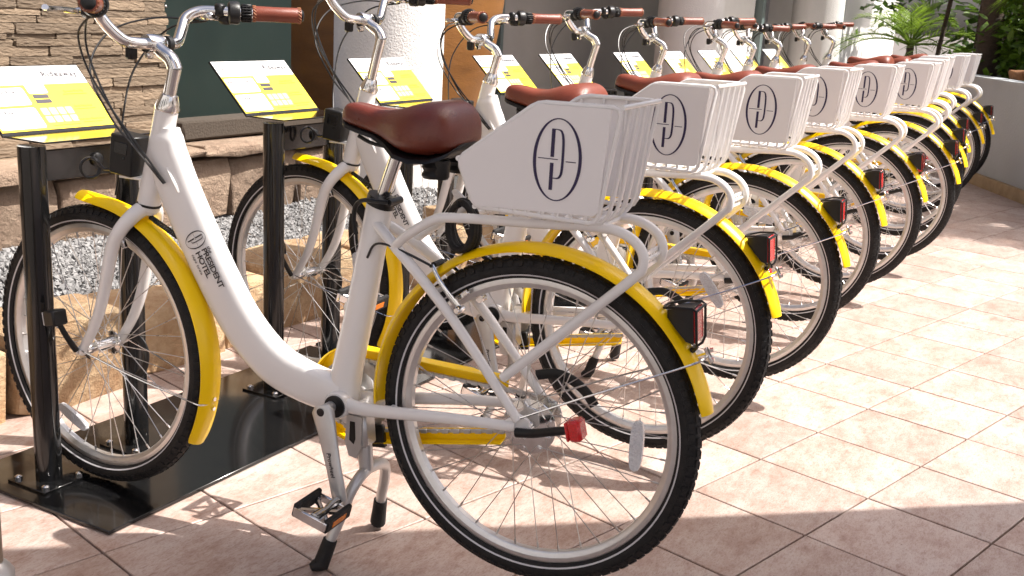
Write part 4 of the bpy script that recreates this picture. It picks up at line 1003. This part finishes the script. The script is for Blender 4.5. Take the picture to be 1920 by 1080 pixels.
def palm(loc, trunk_h, tr, nf, fl, seed, label, name='palm_tree', lean=(0, 0), mt='palmleaf', ll=.22, lw=.011, nl=26, rise=(0.15, 1.25), stems=1, grp='palms in and beside the planter'):
    r = random.Random(seed); root = empty(name, loc)
    for sidx in range(stems):
        ox, oy = (0, 0) if stems == 1 else (r.uniform(-.18, .18), r.uniform(-.18, .18)); h = trunk_h*(1 if stems == 1 else r.uniform(.55, 1.1))
        top = Vector((ox+lean[0]*h, oy+lean[1]*h, h)); m = MB()
        rings = max(4, int(h/.07)); prof = []; pts = []
        for k in range(rings*2+1):
            t = k/(rings*2); pts.append(Vector((ox, oy, 0)).lerp(top, t)); prof.append(tr*(1-.25*t)*(1.07 if k % 2 else .95))
        m.tube(pts, prof, 12); m.build('trunk', M['bark'], root)
        per = nf//stems
        for k in range(per):
            az = 2*math.pi*(k*.382+r.uniform(-.04, .04))+seed; ri = rise[0]+(rise[1]-rise[0])*((k+.5)/per); l = fl*r.uniform(.85, 1.1)*(1-.15*(k/per))
            m = MB(); frond(m, top, az, l, ri, .42+.25*r.random(), nl, ll*r.uniform(.85, 1.1), lw, r); m.build('frond', M[mt], root, False)
    tag(root, label, 'palm', grp); return root
def shrub(loc, rx, ry, rz, n, ll, seed, label, mt='shrubleaf', name='shrub', grp='shrubs in the planter', wid=.42):
    r = random.Random(seed); root = empty(name, loc); m = MB()
    for k in range(9):
        a = r.uniform(0, 6.28); m.tube(spline([(0, 0, 0), (rx*.25*math.cos(a), ry*.25*math.sin(a), rz*.7), (rx*.7*math.cos(a), ry*.7*math.sin(a), rz*r.uniform(1.1, 1.7))], 4), [.012, .004], 6)
    m.build('stems', M['bark'], root); m = MB()
    cl = [(r.uniform(-1, 1)*rx*.75, r.uniform(-1, 1)*ry*.75, rz+r.uniform(-.8, .8)*rz) for _ in range(18)]
    for _ in range(n):
        c = Vector(r.choice(cl)); s_ = min(rx, rz)*.42; p = c+Vector((r.gauss(0, s_), r.gauss(0, s_), r.gauss(0, s_)))
        if p.z < .02: continue
        d = Vector((r.gauss(0, 1), r.gauss(0, 1), r.gauss(-.15, .6))).normalized(); u = Vector((r.gauss(0, .5), r.gauss(0, .5), 1)); s = d.cross(u).normalized(); u = s.cross(d)
        l = ll*r.uniform(.6, 1.25); w = l*wid*.5
        m.add([p, p+d*l*.35+s*w-u*w*.25, p+d*l*.4+u*l*.06, p+d*l*.35-s*w-u*w*.25, p+d*l*.72+s*w*.75-u*w*.3, p+d*l*.72+u*l*.03, p+d*l*.72-s*w*.75-u*w*.3, p+d*l-u*l*.12],
              [(0, 1, 2), (0, 2, 3), (1, 4, 5, 2), (2, 5, 6, 3), (4, 7, 5), (5, 7, 6)])
    m.build('foliage', M[mt], root, False); tag(root, label, 'shrub', grp); return root
palm((9.35, -.12, .74), .26, .045, 17, 1.05, 5, 'small feathery date palm with bright green fronds beyond the far saddles', ll=.26, lw=.008, nl=24, rise=(.2, 1.3))
palm((8.75, -.78, .74), 1.5, .020, 36, .95, 9, 'clump of slender stemmed green palms behind the farthest baskets', mt='fanleaf', stems=6, ll=.30, lw=.022, nl=16, rise=(.2, 1.2))
palm((10.3, -.95, .74), 1.2, .022, 36, 1.0, 12, 'dense clump of green palms deeper in the planter', mt='fanleaf', stems=6, ll=.32, lw=.022, nl=16, rise=(.1, 1.2))
palm((8.15, -.98, .74), 3.6, .105, 9, 1.3, 14, 'tall palm with a thick ringed trunk in the planter', lean=(.0, .03), ll=.42, lw=.022)
palm((9.0, -.42, .74), 2.6, .022, 8, .8, 15, 'thin dark leaning palm stem beside the small feathery palm', lean=(.03, -.09), ll=.3, lw=.015)
palm((6.1, -3.55, .74), 2.5, .10, 13, 1.25, 21, 'tall palm at the side of the forecourt, shading the tiles', ll=.45, lw=.022)
palm((7.9, -1.75, .74), .9, .02, 24, .8, 33, 'low clump of bright palm fronds at the right edge', mt='palmleaf', stems=4, ll=.30, lw=.018, nl=18, rise=(.2, 1.2))
for k, (a, d, rx, rz, n, ll, z, lab, mt) in enumerate((
        (1.55, .75, .34, .40, 620, .13, .74, 'bright green bush beside the clump of slender palms', 'fanleaf'), (1.05, .75, .26, .30, 420, .12, .74, 'small bright leafed bush in front of the thick trunk', 'fanleaf'),
        (.75, 1.15, .38, .42, 620, .15, .74, 'dark glossy shrub against the thick palm trunk', 'shrubleaf'), (2.1, .95, .40, .55, 800, .15, .74, 'tall green bush between the small palm and the slender palms', 'fanleaf'), (-.1, .6, .30, .34, 520, .12, .74, 'bright leafed bush behind the boulder at the right edge', 'fanleaf'),
        (.25, 1.0, .42, .5, 760, .16, .74, 'tall glossy leaved shrub at the right edge of the planter', 'shrubleaf'),
        (-.35, 1.1, .5, .55, 700, .17, .74, 'broad leaved shrub overhanging the right edge of the picture', 'shrubleaf'), (1.2, 2.6, .9, 1.0, 1100, .2, .74, 'big dark leafy bush filling the back of the planter', 'shrubleaf'),
        (2.4, 2.8, .9, 1.1, 1100, .2, .74, 'big dark leafy bush behind the slender palms', 'shrubleaf'), (.1, 3.0, 1.0, 1.3, 1200, .22, .74, 'tall dark leafy bush at the back right of the planter', 'shrubleaf'),
        (3.6, 3.0, .9, 1.0, 1000, .2, .74, 'dark leafy bush behind the small feathery palm', 'fanleaf'), (4.6, 2.2, .8, .8, 800, .18, .4, 'green bush at the far end of the planter', 'fanleaf'), (.55, .42, .22, .06, 420, .05, .78, 'low mossy ground cover between the boulders', 'moss'))):
    p = planter_pt(a, d, z); shrub(p, rx, rx, rz, n, ll, 60+k, lab, mt)
# canopy trees behind the planter close the view
for k, (x, y, h, n, lab) in enumerate(((13.0, -2.2, 2.2, 2600, 'large dark green tree behind the planter'), (11.2, -3.9, 2.4, 2600, 'large leafy tree at the right behind the planter'), (15.5, -.6, 2.0, 2000, 'distant leafy tree beyond the white hotel wall'))):
    r = random.Random(80+k); root = empty('leafy_tree', (x, y, 0)); m = MB(); m.tube(spline([(0, 0, 0), (.06, .03, h*.4), (-.04, .05, h*.9)], 5), [.16, .09], 12)
    for q in range(6): a = q*1.05; m.tube(spline([(-.03, .04, h*.7), (.5*math.cos(a), .5*math.sin(a), h*1.0), (1.1*math.cos(a), 1.1*math.sin(a), h*1.25)], 4), [.06, .015], 8)
    m.build('trunk', M['bark'], root); m = MB()
    cl = [(r.gauss(0, .75), r.gauss(0, .75), h*.95+r.gauss(0, .75)) for _ in range(30)]
    for _ in range(n):
        c = Vector(r.choice(cl)); p = c+Vector((r.gauss(0, .26), r.gauss(0, .26), r.gauss(0, .22))); d = Vector((r.gauss(0, 1), r.gauss(0, 1), r.gauss(-.2, .6))).normalized(); s = d.cross(Vector((r.gauss(0, .5), r.gauss(0, .5), 1))).normalized(); l = r.uniform(.14, .26)
        m.add([p, p+d*l*.5+s*l*.24, p+d*l, p+d*l*.5-s*l*.24], [(0, 1, 2), (0, 2, 3)])
    m.build('crown', M['shrubleaf'], root, False); tag(root, lab, 'tree', 'trees behind the planter')

# beige pole standing at the left edge of the picture
m = MB(); m.cyl((0, 0, .035), (0, 0, .95), .022, 20); o = m.build('pole', M['beigepole'], None); o.location = (-1.158, -.275, .002); tag(o, 'beige metal pole with a grey foot at the left edge of the picture', 'pole')
m = MB(); m.lathe([(0, .042), (.012, .042), (.03, .030), (.036, .024)], (0, 0, 0), (0, 0, 1), 24); m.build('pole_foot', M['silver'], o)
